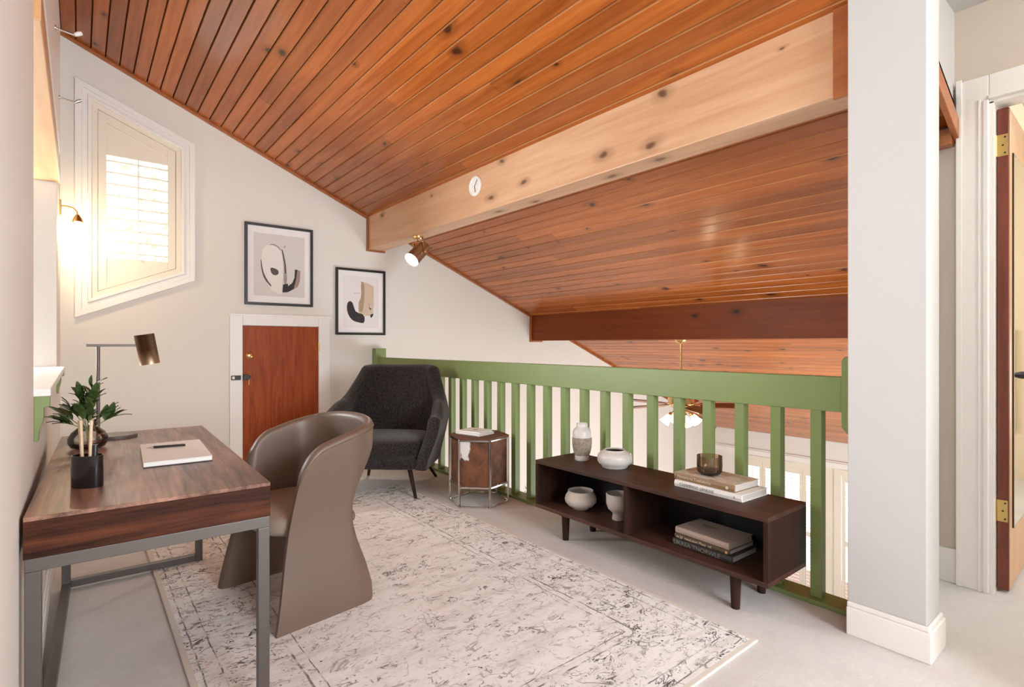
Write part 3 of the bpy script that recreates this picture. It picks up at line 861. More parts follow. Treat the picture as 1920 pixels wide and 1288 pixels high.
# casing of the doorway
dc = MB().box(3.402, DY1 + .010, 0, 3.4295, .675, 2.50)
dcs = struct(dc.build('trim_6', white_m, bevel=.004), 'white door casing in the hall')
MB().box(3.395, DY1 + .012, 0, 3.402, DY1 + .03, 2.38).build('casing_bead', white_m, dcs, bevel=.002)
MB().box(3.395, .655, 0, 3.402, .678, 2.51).build('casing_bead', white_m, dcs, bevel=.002)
MB().box(3.397, DY1 + .04, 0, 3.402, DY1 + .05, 2.39).build('casing_bead', white_m, dcs, bevel=.002)
MB().box(3.402, DY0 - .14, DZ + .010, 3.4295, DY1 + .010, 2.50).build('head_casing', white_m, dcs, bevel=.004)
MB().box(3.395, DY0 - .14, DZ + .012, 3.402, DY1 + .012, DZ + .03).build('casing_bead', white_m, dcs, bevel=.002)
MB().box(3.402, DY0 - .14, 0, 3.4295, DY0 - .01, DZ + .010).build('side_casing', white_m, dcs, bevel=.004)
MB().box(3.415, DY1 - .006, 0, 3.535, DY1 + .01, DZ).build('jamb', white_m, dcs)
MB().box(3.415, DY0 - .01, DZ - .006, 3.535, DY1 + .01, DZ + .01).build('jamb', white_m, dcs)

# bedroom window seen in the mirror
w4 = struct(loft_poly([(-.08, -.08), (1.295, -.08), (1.295, .83), (-.08, .83)], [(0, 0), (1.215, 0), (1.215, .75), (0, .75)], 0, .02).build('window_4', cream_m), 'shuttered window past the door')
w4.location = (6.479, .115, .5); w4.rotation_euler = (0, 0, -PI / 2)
lb = MB()
for i in range(11):
    lb.box(.01, .03, -.004, 1.205, .085, .004, Matrix.Translation((0, 0, .04 + i * .066)) @ Matrix.Rotation(math.radians(8), 4, 'X'))
lb.build('louver_bank', cream_m, w4)
hl = thing('added_hall_lamp', 'unseen dome lamp added on the hall ceiling for light', 'lamp', (2.85, -.9, 2.87))  # fixture invented out of view to brighten the hall
MB().lathe([(0, 0), (.15, 0), (.15, -.02), (.12, -.02)], 32).build('rim', chrome_m, hl, smooth=True, auto=40)
MB().lathe([(.14, -.02), (.13, -.05), (.09, -.075), (0, -.09)], 32).build('dome', dome_m, hl, smooth=True)
point('hall_fill_light', (2.85, -.9, 2.70), 42, (1, .95, .88), .12)
hl2 = thing('added_bedroom_lamp', 'unseen dome lamp added past the open door for light', 'lamp', (4.9, -.6, 2.87))  # invented fixture, added to light the room beyond the doorway
MB().lathe([(0, 0), (.15, 0), (.15, -.02), (.12, -.02)], 32).build('rim', brass_m, hl2, smooth=True, auto=40)
MB().lathe([(.14, -.02), (.13, -.05), (.09, -.075), (0, -.09)], 32).build('dome', dome_m, hl2, smooth=True)
point('bedroom_fill_light', (4.9, -.6, 2.68), 18, (1, .88, .70), .12)

# ------------------------------------------------------------------ room below: shuttered doors, fan, plant
def shutters(name, label, y0, y1, npan):
    z0, z1 = -3.2, -1.0
    w_ = struct(MB().box(XE - .028, y0 - .11, LOW, XE, y0, z1 + .10).box(XE - .028, y1, LOW, XE, y1 + .11, z1 + .10).box(XE - .028, y0, z1, XE, y1, z1 + .10).build(name, cream_m, bevel=.004), label)
    pw = (y1 - y0) / npan
    for i in range(npan):
        a = y0 + pw * i + .003; b = y0 + pw * (i + 1) - .003
        sm = MB()
        for bx in ((a, z0, a + .05, z1), (b - .05, z0, b, z1), (a + .05, z0, b - .05, z0 + .10), (a + .05, z1 - .11, b - .05, z1), (a + .05, -2.18, b - .05, -2.10)):
            sm.box(XE - .005, bx[0], bx[1], XE + .025, bx[2], bx[3])
        pnl = sm.build('shutter_panel', cream_m, w_, bevel=.002)
        lm = MB()
        z = z0 + .13
        while z < z1 - .12:
            if not (-2.20 < z < -2.08):
                lm.box(-.030, a + .051, -.0035, .030, b - .051, .0035, Matrix.Translation((XE + .012, 0, z)) @ Matrix.Rotation(math.radians(17), 4, 'Y'))
            z += .058
        lo_ = lm.build('louver_bank', cream_m, pnl); lo_['kind'] = 'stuff'
        MB().box(XE - .032, (a + b) / 2 - .005, z0 + .15, XE - .024, (a + b) / 2 + .005, -2.25).build('tilt_rod', cream_m, pnl)
        MB().box(XE - .032, (a + b) / 2 - .005, -2.05, XE - .024, (a + b) / 2 + .005, z1 - .15).build('tilt_rod', cream_m, pnl)
    MB().box(XE + .07, y0, z0, XE + .076, y1, z1).build('pane', pane_m, w_)
    return w_


shutters('window_2', 'wide shuttered glass door in the room below, behind the console', 3.76, 5.2, 4)
shutters('window_3', 'narrow shuttered window in the room below, next to the white post', 2.86, 3.50, 2)
struct(MB().box(XE - .05, .84, -.895, XE, YB, -.80).box(XE - .035, .84, -.80, XE, YB, -.775).build('trim_7', white_m, bevel=.004), 'white crown board above the shuttered doors')

fan = thing('ceiling_fan', 'brass ceiling fan with wooden blades and lit lamps below the stained beam', 'fan', (5.13, 3.39, 1.255))
MB().lathe([(0, 0), (.068, 0), (.066, -.012), (.045, -.035), (.018, -.045), (0, -.045)], 28).build('canopy', brass_m, fan, smooth=True)
MB().cyl((0, 0, -.04), (0, 0, -.60), .012, seg=14).build('downrod', brass_m, fan, smooth=True)
MB().lathe([(0, -.58), (.05, -.58), (.13, -.61), (.14, -.66), (.14, -.70), (.10, -.74), (.06, -.76), (0, -.76)], 32).build('motor', brass_m, fan, smooth=True, auto=40)
for i in range(5):
    a = 2 * PI * i / 5 + .35
    R = Matrix.Rotation(a, 4, 'Z')
    rows = []
    bl = MB().prism([(.20, -.050), (.34, -.066), (.60, -.070), (.66, -.050), (.68, 0), (.66, .050), (.60, .070), (.34, .066), (.20, .050)], 2, -.005, .006).build('blade', blade_m, fan, bevel=.002)
    bl.matrix_local = Matrix.Translation((0, 0, -.715)) @ R @ Matrix.Rotation(math.radians(16), 4, 'X')
    MB().box(-.10, -.016, -.002, .08, .016, .004).build('blade_arm', brass_m, bl, loc=(.22, 0, .006), bevel=.001)
MB().lathe([(0, -.76), (.055, -.765), (.06, -.79), (.045, -.82), (0, -.83)], 24).build('light_hub', brass_m, fan, smooth=True)
for i in range(4):
    a = PI / 2 * i + .95
    d = Vector((math.cos(a), math.sin(a), 0))
    ax = (d * .62 + Vector((0, 0, -.78))).normalized()
    p0 = Vector((0, 0, -.80)) + d * .05
    p1 = p0 + d * .06 + Vector((0, 0, -.012))
    ar = MB().tube([p0, p0 + d * .035 + Vector((0, 0, .012)), p1], .009, 8).build('lamp_arm', brass_m, fan, smooth=True)
    MB().cyl(p1 - ax * .01, p1 + ax * .03, .020, .026, 16).build('socket', brass_m, ar, smooth=True)
    rot = Vector((0, 0, 1)).rotation_difference(ax).to_matrix().to_4x4()
    MB().lathe([(.024, .02), (.032, .04), (.040, .07), (.046, .10), (.058, .125), (.055, .125), (.044, .10), (.036, .06), (.020, .022)], 20, M=Matrix.Translation(p1) @ rot).build('glass_shade', shade_m, ar, smooth=True)
    point('fan_bulb_light', Vector((5.13, 3.39, 1.255)) + p1 + ax * .15, 5, (1, .80, .52), .03)

pl = thing('tall_plant', 'tall brown dried plant in the room below, glimpsed through the railing', 'plant', (4.70, 5.45, LOW))
MB().lathe([(0, 0), (.13, 0), (.17, .32), (.155, .32), (.12, .05), (0, .05)], 24).build('pot', stone_m, pl, smooth=True, auto=40)
MB().tube([(0, 0, .05), (.01, 0, 1.2), (-.02, 0, 2.55)], [.02, .014, .006], 8).build('stem', bark_m, pl, smooth=True)
lf = MB()
for i in range(150):
    z = 1.2 + 1.38 * i / 150; a = i * 2.4; L = .045 + .14 * (1 - (z - 1.2) / 1.38)
    d = Vector((math.cos(a), math.sin(a), .25)); p = Vector((-.02 * z / 2.5, 0, z)); q = p + d * L; s_ = d.cross(Vector((0, 0, 1))).normalized() * .014
    m1 = (p + q) / 2
    lf.bm.faces.new([lf.bm.verts.new(v) for v in (p, m1 + s_, q, m1 - s_)])
f_ = lf.build('foliage', plant_m, pl); f_['kind'] = 'stuff'

# ------------------------------------------------------------------ outside
struct(MB().box(10.12, -6, LOW - .15, 11.3, 14, LOW - .05).build('ground_deck', deck_m), 'brown deck outside the shuttered doors')
struct(MB().box(11.3, -10, LOW - .25, 45, 34, LOW - .15).build('ground_patio', page_m), 'pale patio beyond the deck')
def tree(label, loc, h, rad, seed):
    rng = random.Random(seed)
    t = thing('garden_tree', label, 'tree', loc)
    MB().tube([(0, 0, 0), (.1, 0, h * .4), (-.05, .1, h * .75)], [.18, .13, .05], 10).build('trunk', bark_m, t, smooth=True)
    m = MB()
    for i in range(1500):
        while True:
            p = Vector((rng.uniform(-1, 1), rng.uniform(-1, 1), rng.uniform(-1, 1)))
            if .3 < p.length < 1: break
        p = Vector((p.x * rad, p.y * rad, h * .68 + p.z * h * .36))
        d = Vector((rng.uniform(-1, 1), rng.uniform(-1, 1), rng.uniform(-1, 1))).normalized(); e = d.orthogonal() * .055
        m.bm.faces.new([m.bm.verts.new(v) for v in (p - d * .11, p + e, p + d * .11, p - e)])
    f = m.build('leaves', tree_m, t); f['kind'] = 'stuff'


tree('pale leafy tree seen through the louvers of the gable window', (2.4, 12.0, -3.5), 9.6, 2.0, 3)
struct(MB().box(-14, YB + .15, -3.65, 10.1, 34, -3.5).build('ground_garden', page_m), 'pale ground outside the gable wall')

# ------------------------------------------------------------------ rug
tag(MB().box(-.915, -1.55, 0, .915, 1.55, .011).build('area_rug', rug_m, bevel=.004, loc=(1.215, 2.60, 0)), 'large cream distressed rug with dark ornament on the carpet', 'rug')

# ------------------------------------------------------------------ desk
dsk = thing('writing_desk', 'walnut writing desk with grey steel frame against the left wall', 'desk', (.209, 2.636, 0), math.radians(-1.7))
hx, hy = .300, .773
MB().box(-hx, -hy, .738, hx, hy, .75).build('desk_top', walnut_m, dsk, bevel=.0015)
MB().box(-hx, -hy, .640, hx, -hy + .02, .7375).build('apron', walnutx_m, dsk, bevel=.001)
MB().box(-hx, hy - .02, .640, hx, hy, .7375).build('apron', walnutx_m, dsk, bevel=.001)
MB().box(hx - .02, -hy + .0205, .640, hx, hy - .0205, .7375).build('drawer_front', walnut_m, dsk, bevel=.001)
MB().box(-hx, -hy + .0205, .640, -hx + .02, hy - .0205, .7375).build('apron', walnut_m, dsk, bevel=.001)
MB().box(-hx + .021, -hy + .021, .645, hx - .021, hy - .021, .655).build('under_panel', walnut_m, dsk)
tb = .034
for sy in (-1, 1):
    ya, yb = (-hy + .002, -hy + .002 + tb) if sy < 0 else (hy - .002 - tb, hy - .002)
    fr = MB().box(-hx + .002, ya, .605, hx - .002, yb, .6395).build('end_rail', steel_m, dsk, bevel=.0015)
    MB().box(-hx + .002, ya, .0, -hx + .002 + tb, yb, .6045).build('leg', steel_m, dsk, bevel=.0015)
    MB().box(hx - .002 - tb, ya, .0115, hx - .002, yb, .6045).build('leg', steel_m, dsk, bevel=.0015)
    MB().box(-hx + .003 + tb, ya, .014, hx - .003 - tb, yb, .014 + tb).build('floor_rail', steel_m, dsk, bevel=.0015)
MB().box(-hx + .002, -hy + .003 + tb, .001, -hx + .002 + tb, hy - .003 - tb, .001 + tb).build('floor_rail', steel_m, dsk, bevel=.0015)
DZ_ = .75

lam = thing('desk_lamp', 'bronze desk lamp with horizontal arm on the walnut desk', 'lamp', (.140, 3.225, DZ_))
MB().lathe([(0, 0), (.084, 0), (.085, .003), (.085, .013), (.083, .015), (0, .015)], 44).build('base', lamp_m, lam, smooth=True, auto=35)
MB().cyl((-.070, 0, .014), (-.070, 0, .440), .0075, seg=16).build('pole', lamp_m, lam, smooth=True, auto=40)
MB().box(-.115, -.0055, .440, .085, .0055, .452).build('arm', lamp_m, lam, bevel=.001)
ax = Vector((.17, 0, -1)).normalized()
c0 = Vector((.120, 0, .446)) - ax * .055; c1 = c0 + ax * .150
shd = MB().cyl(c0, c1, .043, .043, 36, False).cyl(c0, c0 + ax * .002, .043, .043, 36).build('shade', bronze_m, lam, smooth=True, auto=40)
MB().cyl(c1 - ax * .012, c1 - ax * .004, .041, .041, 32).build('bulb', lampglow_m, shd, smooth=True, auto=40)

vs = thing('glass_vase', 'round smoky glass vase holding the green branch', 'vase', (.030, 2.955, DZ_))
pr_o = [(0, 0), (.040, 0), (.060, .008), (.071, .030), (.070, .050), (.058, .072), (.036, .092), (.029, .108), (.031, .124)]
MB().lathe(pr_o + [(.029, .124), (.027, .108), (.034, .091), (.056, .071), (.068, .050), (.068, .031), (.058, .011), (.038, .004), (0, .004)], 36).build('glass', vase_m, vs, smooth=True)
MB().lathe([(0, .0045), (.038, .0045), (.057, .012), (.067, .031), (.0675, .042), (0, .042)], 36).build('water', water_m, vs, smooth=True, auto=60)
br = thing('leafy_branch', 'spray of dark green leaves standing in the glass vase', 'plant', (.030, 2.955, DZ_ + .012))
lmesh = None
rng = random.Random(11)
RIGHT = Vector((.777, -.629, 0)); FWD = Vector((.629, .777, 0))
for k, (du, dv_, df) in enumerate(((-.115, .135, .0), (-.055, .225, .02), (.015, .255, .0), (.045, .215, -.02), (.10, .125, .02), (-.085, .105, -.03), (.03, .165, -.03), (-.02, .19, .03), (.0, .14, -.045), (-.05, .16, -.03), (.055, .14, .03), (-.03, .115, .04))):
    tip = RIGHT * du + FWD * df + Vector((0, 0, dv_))
    pts = [Vector((0, 0, .0)), Vector((0, 0, .07)) + RIGHT * du * .1, tip * .6 + Vector((0, 0, .03)), tip]
    MB().tube(pts, [.0022, .002, .0016, .001], 6).build('twig', stem_m, br, smooth=True)
    for j in range(10):
        f = .50 + .5 * j / 9
        p = pts[2].lerp(tip, (f - .5) * 2) if f > .5 else pts[2]
        if lmesh is None:
            m = MB(); rows = []
            for i in range(7):
                tt = i / 6; wd = .0145 * math.sin(PI * min(1, tt * .96 + .02)) ** .8
                rows.append([(-wd, tt * .064, .006 * math.sin(tt * 2.6) + .003), (0, tt * .064, .006 * math.sin(tt * 2.6)), (wd, tt * .064, .006 * math.sin(tt * 2.6) + .003)])
            m.grid(rows)
            o = m.build('leaf', leaf_m, br, smooth=True); lmesh = o.data
        else:
            o = bpy.data.objects.new('leaf', lmesh); C.objects.link(o); o.parent = br
        out = (tip - pts[2]).normalized()
        sd = RIGHT * rng.uniform(-1, 1) + FWD * rng.uniform(-.8, .8) + Vector((0, 0, rng.uniform(-.5, .6)))
        d = (out * .9 + sd).normalized() if j < 9 else out
        o.rotation_euler = d.to_track_quat('Y', 'Z').to_euler()
        sC = rng.uniform(.75, 1.15)
        o.scale = (sC, sC, sC); o.location = p

cup = thing('pen_cup', 'black glossy oval pen cup at the wall side of the desk', 'cup', (.020, 2.165, DZ_), -math.radians(39))
MB().lathe([(0, 0), (.046, 0), (.047, .003), (.047, .100), (.044, .100), (.044, .004), (0, .004)], 40, ex=(1, .62)).build('body', cup_m, cup, smooth=True, auto=40)
R39 = Matrix.Rotation(-math.radians(39), 4, 'Z')
for k, (dx, dy, tx, L, r_, mt, lb_) in enumerate((
        (-.014, .004, -.016, .205, .0042, stick_m, 'tall pale wooden stick leaning in the black cup'),
        (-.008, -.006, -.008, .206, .0045, stick_m, 'tall flat pale stick in the black cup, beside the leaning one'),
        (.002, .004, .004, .170, .0040, stick_m, 'shorter pale wooden stick at the middle of the black cup'),
        (.010, -.004, .006, .205, .0045, stick_m, 'pale wooden stick beside the black marker in the cup'),
        (.020, .0, .005, .128, .0075, black_m, 'short black marker in the pen cup'))):
    b_ = R39 @ Vector((dx, dy, 0)); o_ = R39 @ Vector((tx, 0, 0))
    st_ = MB().cyl((0, 0, 0), (o_.x, o_.y, L), r_, seg=8 if k < 4 else 16)
    o = st_.build('wooden_stick' if k < 4 else 'marker_pen', mt, bevel=.0006, loc=(.020 + b_.x, 2.165 + b_.y, DZ_ + .0045), smooth=True, auto=30)
    tag(o, lb_, 'stick' if k < 4 else 'marker')

nb = thing('notebook', 'white notebook lying on the walnut desk under a black pen', 'notebook', (.302, 2.565, DZ_), math.radians(-3))
MB().box(-.110, -.222, 0, .110, .222, .003).build('back_cover', black_m, nb, bevel=.001)
MB().box(-.110, -.220, .003, .110, .220, .018).build('pages', paper_m, nb, bevel=.002)
MB().box(-.111, -.222, .018, .111, .222, .0205).build('front_cover', paper_m, nb, bevel=.001)
pen = thing('ballpoint_pen', 'black pen with silver tip lying on the white notebook', 'pen', (.290, 2.640, DZ_ + .0205 + .0052), math.radians(-12))
MB().cyl((-.052, 0, 0), (.060, 0, 0), .0052, .0045, 16).build('barrel', black_m, pen, smooth=True, auto=40)
MB().cyl((-.078, 0, -.001), (-.052, 0, 0), .0012, .0050, 16).build('tip', chrome_m, pen, smooth=True)
MB().box(.015, -.001, .0045, .055, .001, .0065).build('clip', chrome_m, pen)

# ------------------------------------------------------------------ shells for the two chairs
def shell(outer, inner, zb, zt, ns, nz, s0=-1.0, s1=1.0, rim=6):
    """closed shell swept along s; each row is the cross-section ring"""
    rows = []
    for i in range(ns + 1):
        s = s0 + (s1 - s0) * i / ns
        b, t = zb(s), zt(s); ring = []
        for j in range(nz + 1):
            z = b + (t - b) * j / nz
            ring.append(outer(s, z))
        po_, pi_ = Vector(outer(s, t)), Vector(inner(s, t))
        mid = (po_ + pi_) / 2; hv = (po_ - pi_) / 2; rr = hv.length * .9
        for j in range(1, rim):
            a = PI * j / rim
            ring.append(tuple(mid + hv * math.cos(a) + Vector((0, 0, rr * math.sin(a)))))
        for j in range(nz, -1, -1):
            z = b + (t - b) * j / nz
            ring.append(inner(s, z))
        rows.append(ring)
    m = MB(); m.grid(rows, True, True)
    return m


def sm(a, b, x):
    t = max(0.0, min(1.0, (x - a) / (b - a))); return t * t * (3 - 2 * t)


# taupe leather desk chair; +x is its back
ch = thing('leather_chair', 'taupe leather barrel chair pulled up to the walnut desk', 'chair', (.835, 2.645, .0112), math.radians(8))
SA = .58


def dc_pt(s, z, k):
    wz = .335 - .050 * sm(0, .42, z) + .030 * sm(.42, .8, z) - k
    xb = .085
    bz = .30 - .235 * sm(0, .40, z) + .155 * sm(.40, .72, z) - k
    xe = -.265 + .125 * min(1, z / .66)
    a = abs(s); sg = 1 if s > 0 else -1
    if a <= SA:
        ph = a / SA * PI / 2
        return (xb + bz * math.cos(ph) ** .9, sg * wz * math.sin(ph) ** .85, z)
    f = (a - SA) / (1 - SA)
    return (xb + (xe - xb) * f, sg * wz, z)


def th_end(s, th, e=.07):
    d = (1 - abs(s)) / e
    return th if d >= 1 else th * (.35 + .65 * math.sqrt(max(0, 1 - (1 - d) ** 2)))


rimz = lambda s: .815 - .120 * abs(s) ** 1.6 - (.115 * (1 - math.sqrt(max(0, 1 - ((abs(s) - .80) / .20) ** 2))) if abs(s) > .80 else 0)
MB_sh = shell(lambda s, z: dc_pt(s, z, 0), lambda s, z: dc_pt(s, z, th_end(s, .050)), lambda s: .40 * (1 - sm(.41, .47, abs(s))), rimz, 190, 22, rim=8)
MB_sh.build('back_shell', leather_m, ch, smooth=True, auto=60)
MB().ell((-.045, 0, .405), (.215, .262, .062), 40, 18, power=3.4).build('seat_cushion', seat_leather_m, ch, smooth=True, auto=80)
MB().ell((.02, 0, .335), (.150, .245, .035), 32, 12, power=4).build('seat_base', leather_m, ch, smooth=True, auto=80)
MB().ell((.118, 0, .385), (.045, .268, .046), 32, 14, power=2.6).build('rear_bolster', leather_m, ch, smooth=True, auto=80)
for a in (-.33, .33):
    z0_, z1_ = .46, rimz(a) + .021
    pt = [Vector(dc_pt(a, z0_ + (z1_ - z0_) * j / 8, .0485)) for j in range(9)]
    MB().tube(pt, .0016, 6).build('seam', inside_m, ch, smooth=True)
# piping along the outer rim
MB().tube([Vector(dc_pt(-1 + 2 * i / 80, rimz(-1 + 2 * i / 80) - .004, -.001)) for i in range(81)], .0028, 6).build('piping', leather_m, ch, smooth=True)

# charcoal armchair
ac = thing('upholstered_armchair', 'dark charcoal upholstered armchair in the corner by the railing', 'armchair', (2.035, 4.155, 0), math.radians(46.6))
AS = .55


def ac_pt(s, z, k):
    up = sm(.60, 1.0, z)
    wz = .405 + .072 * sm(.20, .62, z) - .100 * up - k
    xb = .06 + .10 * up
    bz = .24 + .05 * sm(.2, .6, z) - .02 * up - k
    a = abs(s); sg = 1 if s > 0 else -1
    if a <= AS:
        ph = a / AS * PI / 2
        return (xb + bz * math.cos(ph) ** .55, sg * wz * math.sin(ph) ** .62, z)
    f = (a - AS) / (1 - AS)
    return (xb + (-.40 + .03 * sm(.3, .6, z) - xb) * f, sg * (wz + .03 * f * sm(.2, .55, z)), z)


arim = lambda s: .960 + .012 * (1 - (s / .4) ** 2 if abs(s) < .4 else 0) - .27 * sm(.40, .58, abs(s)) - .10 * sm(.56, .90, abs(s)) - .05 * sm(.92, 1, abs(s))
shell(lambda s, z: ac_pt(s, z, 0), lambda s, z: ac_pt(s, z, th_end(s, .105, .08)), lambda s: .235, arim, 150, 22, rim=8).build('back_shell', fabric_m, ac, smooth=True, auto=70)
MB().ell((-.085, 0, .385), (.315, .362, .085), 44, 20, power=4.2).build('seat_cushion', fabric_m, ac, smooth=True, auto=80)
MB().ell((-.06, 0, .272), (.335, .385, .052), 44, 16, power=5).build('seat_base', fabric_m, ac, smooth=True, auto=80)
for (tx, ty), (bx_, by_) in (((-.27, -.24), (-.365, -.32)), ((-.27, .24), (-.365, .32)), ((.20, -.22), (.375, -.315)), ((.20, .22), (.375, .315))):
    MB().cyl((tx, ty, .25), (bx_, by_, .0135 if bx_ < 0 else .001), .020, .012, 16).build('leg', darkz_m, ac, smooth=True, auto=40)

# ------------------------------------------------------------------ hexagonal side table
hx_ = thing('side_table', 'hexagonal cowhide side table in a chrome frame by the railing', 'table', (2.390, 3.355, 0), math.radians(15))
HR = .226
hv = [(HR * math.cos(PI / 3 * i), HR * math.sin(PI / 3 * i)) for i in range(6)]
body = MB().prism([(p[0] * .955, p[1] * .955) for p in hv], 2, .155, .492).build('hide_drum', hide_m, hx_)
MB().prism([(p[0] * 1.03, p[1] * 1.03) for p in hv], 2, .4995, .512).build('hide_top', plain('hide_brown', (.13, .045, .02), .6, vary=.4, scale=9), hx_, bevel=.002)
for i in range(6):
    a, b = hv[i], hv[(i + 1) % 6]
    Mr = Matrix.Translation((a[0], a[1], 0)) @ Matrix.Rotation(PI / 3 * i, 4, 'Z')
    MB().box(-.007, -.007, 0, .007, .007, .499, Mr).build('leg', chrome_m, hx_, bevel=.001)
    for z in (0.0, .142, .486):
        d = (Vector(b) - Vector(a)); an = math.atan2(d.y, d.x)
        MB().box(.0075, -.006, z, d.length - .0075, .006, z + .012, Matrix.Translation((a[0], a[1], 0)) @ Matrix.Rotation(an, 4, 'Z')).build('rail', chrome_m, hx_, bevel=.001)


def book(name, label, loc, rz, L, D, H, cover, top_m=None, spine_r=True, pages=page_m, group=None):
    """spine along local y at x=0 facing -x, depth +x, base at z 0"""
    t = thing(name, label, 'book', loc, rz, group)
    c = .003
    MB().box(.003, -L / 2, 0, D, L / 2, c).build('cover', cover, t, bevel=.0006)
    MB().box(.003, -L / 2, H - c, D, L / 2, H).build('cover', top_m or cover, t, bevel=.0006)
    MB().prism([(.0, c * .5), (.006, 0), (.006, H), (.0, H - c * .5), (-.004, H * .5)], 1, -L / 2, L / 2).build('spine', cover, t, bevel=.0006)
    MB().box(.0065, -L / 2 + .004, c, D - .004, L / 2 - .004, H - c).build('pages', pages, t)
    return t


TT = .512
b1_ = book('magazine', 'white booklet lying under another on the cowhide table', (2.285, 3.365, TT), math.radians(14), .23, .19, .016, paper_m)
b2_ = book('magazine', 'white booklet with a small grey mark, topmost on the cowhide table', (2.297, 3.362, TT + .016), math.radians(18), .21, .17, .014, paper_m)
MB().prism(smooth_poly([(-.025, -.012), (.02, -.018), (.03, .006), (-.005, .016)], 1), 2, 0, .0003).build('cover_mark', ink2_m, b2_, loc=(.085, 0, .014))

# ------------------------------------------------------------------ console and the things on it
CX0, CX1, CY0, CY1 = 2.28, 2.655, 1.082, 2.576
con = thing('low_console', 'long dark walnut open console in front of the railing', 'console', (CX0, (CY0 + CY1) / 2, 0))
cw, cl = CX1 - CX0, (CY1 - CY0) / 2
t_ = .022
MB().box(0, -cl, .438, cw, cl, .460).build('top', dark_m, con, bevel=.0015)
MB().box(0, -cl, .158, cw, cl, .180).build('bottom', dark_m, con, bevel=.0015)
for y0_, y1_ in ((-cl, -cl + t_), (cl - t_, cl)):
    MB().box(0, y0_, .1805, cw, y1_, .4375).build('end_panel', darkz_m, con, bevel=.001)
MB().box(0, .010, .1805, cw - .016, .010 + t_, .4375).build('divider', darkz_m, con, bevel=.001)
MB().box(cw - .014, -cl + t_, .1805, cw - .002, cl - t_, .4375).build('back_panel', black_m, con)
for x_ in (.045, cw - .085):
    for y_ in (-cl + .17, cl - .23):
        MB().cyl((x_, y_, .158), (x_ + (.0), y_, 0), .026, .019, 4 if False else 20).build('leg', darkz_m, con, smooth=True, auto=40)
        MB().box(x_ - .03, y_ - .03, .150, x_ + .03, y_ + .03, .158).build('leg_plate', dark_m, con)
TZ, SZ = .460, .180

tv = thing('tall_vase', 'tall pale ceramic vase with a pitted lower half on the console', 'vase', (2.510, 2.385, TZ))
MB().lathe([(.059, .075), (.062, .12), (.0615, .150), (.060, .178), (.053, .198), (.037, .210), (.034, .218), (.036, .232), (.032, .236), (.028, .231), (.027, .215), (.040, .195), (.05, .15), (.05, .08), (.045, .012), (0, .012)], 40).build('upper_body', ceramic_m, tv, smooth=True, auto=70)
MB().lathe([(.0455, .030), (.053, .048), (.0605, .080), (.0630, .11), (.0630, .145), (.0612, .147), (.0585, .075), (.045, .034)], 40).build('pitted_band', rough_m, tv, smooth=True, auto=70)
MB().lathe([(0, 0), (.043, 0), (.046, .004), (.0455, .034), (.042, .034), (.04, .01), (0, .01)], 40).build('foot', ceramic_m, tv, smooth=True, auto=50)
bw = tag(MB().lathe([(0, 0), (.072, 0), (.078, .005), (.080, .015), (.095, .024), (.103, .038), (.104, .066), (.098, .081), (.082, .093), (.066, .100), (.063, .107), (.058, .105), (.058, .097), (.078, .086), (.094, .070), (.095, .040), (.07, .02), (0, .018)], 48).build('squat_bowl', ceramic_m, smooth=True, auto=60, loc=(2.515, 2.120, TZ)), 'squat pale glazed bowl with a narrow mouth on the console top', 'bowl')
MB().lathe([(0, .0185), (.069, .0215), (.0925, .042), (.0915, .069), (.076, .0845), (.0572, .0955), (.0572, .1000)], 44).build('inner_wall', inside_m, bw, smooth=True)
rb = tag(MB().lathe([(0, 0), (.046, 0), (.050, .006), (.078, .022), (.096, .044), (.099, .062), (.094, .082), (.083, .098), (.079, .106), (.080, .114), (.076, .115), (.073, .106), (.078, .096), (.089, .08), (.093, .062), (.09, .046), (.07, .026), (0, .012)], 48).build('round_bowl', stone_m, smooth=True, auto=60, loc=(2.425, 2.315, SZ + .0005)), 'round sand coloured bowl inside the console', 'bowl')
gb = tag(MB().lathe([(0, 0), (.034, 0), (.035, .004), (.031, .034), (.036, .042), (.058, .062), (.068, .090), (.070, .150), (.067, .152), (.064, .150), (.062, .092), (.05, .066), (0, .05)], 44).build('footed_cup', stone_m, smooth=True, auto=60, loc=(2.445, 2.035, SZ + .0005)), 'sand coloured footed cup inside the console', 'cup')

def spine_text(bk, txt, size, mat, y, H, sx=1.0):
    # spine faces -x: text reads toward -y, upright
    return text_mesh(txt, size, 'spine_text', mat, bk, (-.0047, y, H / 2), (PI / 2, 0, -PI / 2), sx)


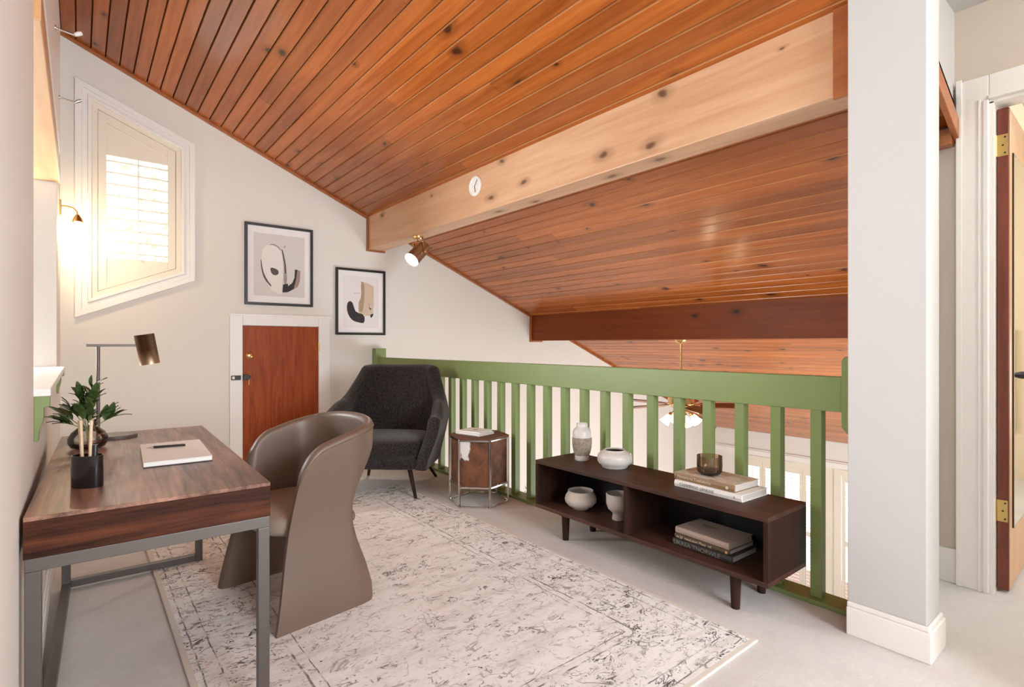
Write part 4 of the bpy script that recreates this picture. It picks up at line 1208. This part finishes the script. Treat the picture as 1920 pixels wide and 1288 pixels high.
k1 = book('hardback_book', 'white hardback with grey spine lettering on top of the console', (2.415, 1.452, TZ), math.radians(-2.5), .375, .232, .034, paper_m)
spine_text(k1, 'CHAMPAVE LIMAXIE', .022, letter_grey_m, .155, .034, 1.0)
spine_text(k1, 'A', .018, letter_grey_m, -.145, .034)
k2 = book('hardback_book', 'tan hardback with a pictured cover under the glass tumbler', (2.430, 1.480, TZ + .034), math.radians(-3.5), .345, .215, .036, spine_tan_m, cover_m)
spine_text(k2, 'Hemera va Toddelerne', .021, letter_pale_m, .150, .036)
MB().lathe([(0, 0), (.008, 0), (.008, .0006), (0, .0006)], 16, M=Matrix.Translation((-.0045, -.135, .018)) @ Matrix.Rotation(-PI / 2, 4, 'Y')).build('spine_mark', letter_pale_m, k2)
gt = thing('glass_tumbler', 'ribbed smoky brown glass tumbler on the tan book', 'glass', (2.525, 1.500, TZ + .070))
rows = []
for r_, z in ((.036, .0), (.050, .006), (.060, .018), (.062, .05), (.062, .098), (.0595, .098), (.0590, .05), (.056, .022), (.046, .012), (.001, .010)):
    rows.append([((r_ + (.0011 * math.cos(28 * 2 * PI * k / 112) if .015 < z < .095 and r_ > .0595 else 0)) * math.cos(2 * PI * k / 112), (r_ + (.0011 * math.cos(28 * 2 * PI * k / 112) if .015 < z < .095 and r_ > .0595 else 0)) * math.sin(2 * PI * k / 112), z) for k in range(112)])
m = MB(); m.grid(rows, True); m.bm.faces.new([v for v in m.bm.verts][:112])
m.build('glass', smoke_m, gt, smooth=True, auto=70)
MB().lathe([(0, .0105), (.043, .0125), (.052, .020), (.0535, .028), (0, .028)], 40).build('wax', plain('dark_wax', (.05, .028, .018), .4), gt, smooth=True, auto=60)
k3 = book('hardback_book', 'dark hardback with pale spine pattern, lowest in the console stack', (2.360, 1.447, SZ + .0005), math.radians(-1.5), .325, .225, .032, spine_black_m)
spine_text(k3, 'UKREA TNORWLE', .030, letter_grey_m, .155, .032, 1.05)
k4 = book('hardback_book', 'brown hardback with gilt spine marks, middle of the console stack', (2.368, 1.453, SZ + .0325), math.radians(-2.5), .305, .215, .024, spine_dark_m)
spine_text(k4, 'os Jd  meuLonm Mute  vd', .020, letter_pale_m, .140, .024, .95)
MB().prism([(-.006, -.006), (.006, -.006), (.006, .004), (0, .008), (-.006, .004)], 0, -.0005, 0).build('spine_mark', gold_m, k4, loc=(-.0045, -.138, .012))
k5 = book('hardback_book', 'pale clothbound hardback, topmost in the console stack', (2.372, 1.455, SZ + .0565), math.radians(-3.5), .300, .205, .032, cloth_m, pages=cloth_m)
MB().prism(smooth_poly([(-.05, -.012), (-.01, -.02), (.05, -.012), (.045, .014), (.0, .02), (-.04, .012)], 1), 2, 0, .0003).build('cover_mark', ink4_m, k5, loc=(.13, .04, .032), rot=(0, 0, PI / 2))
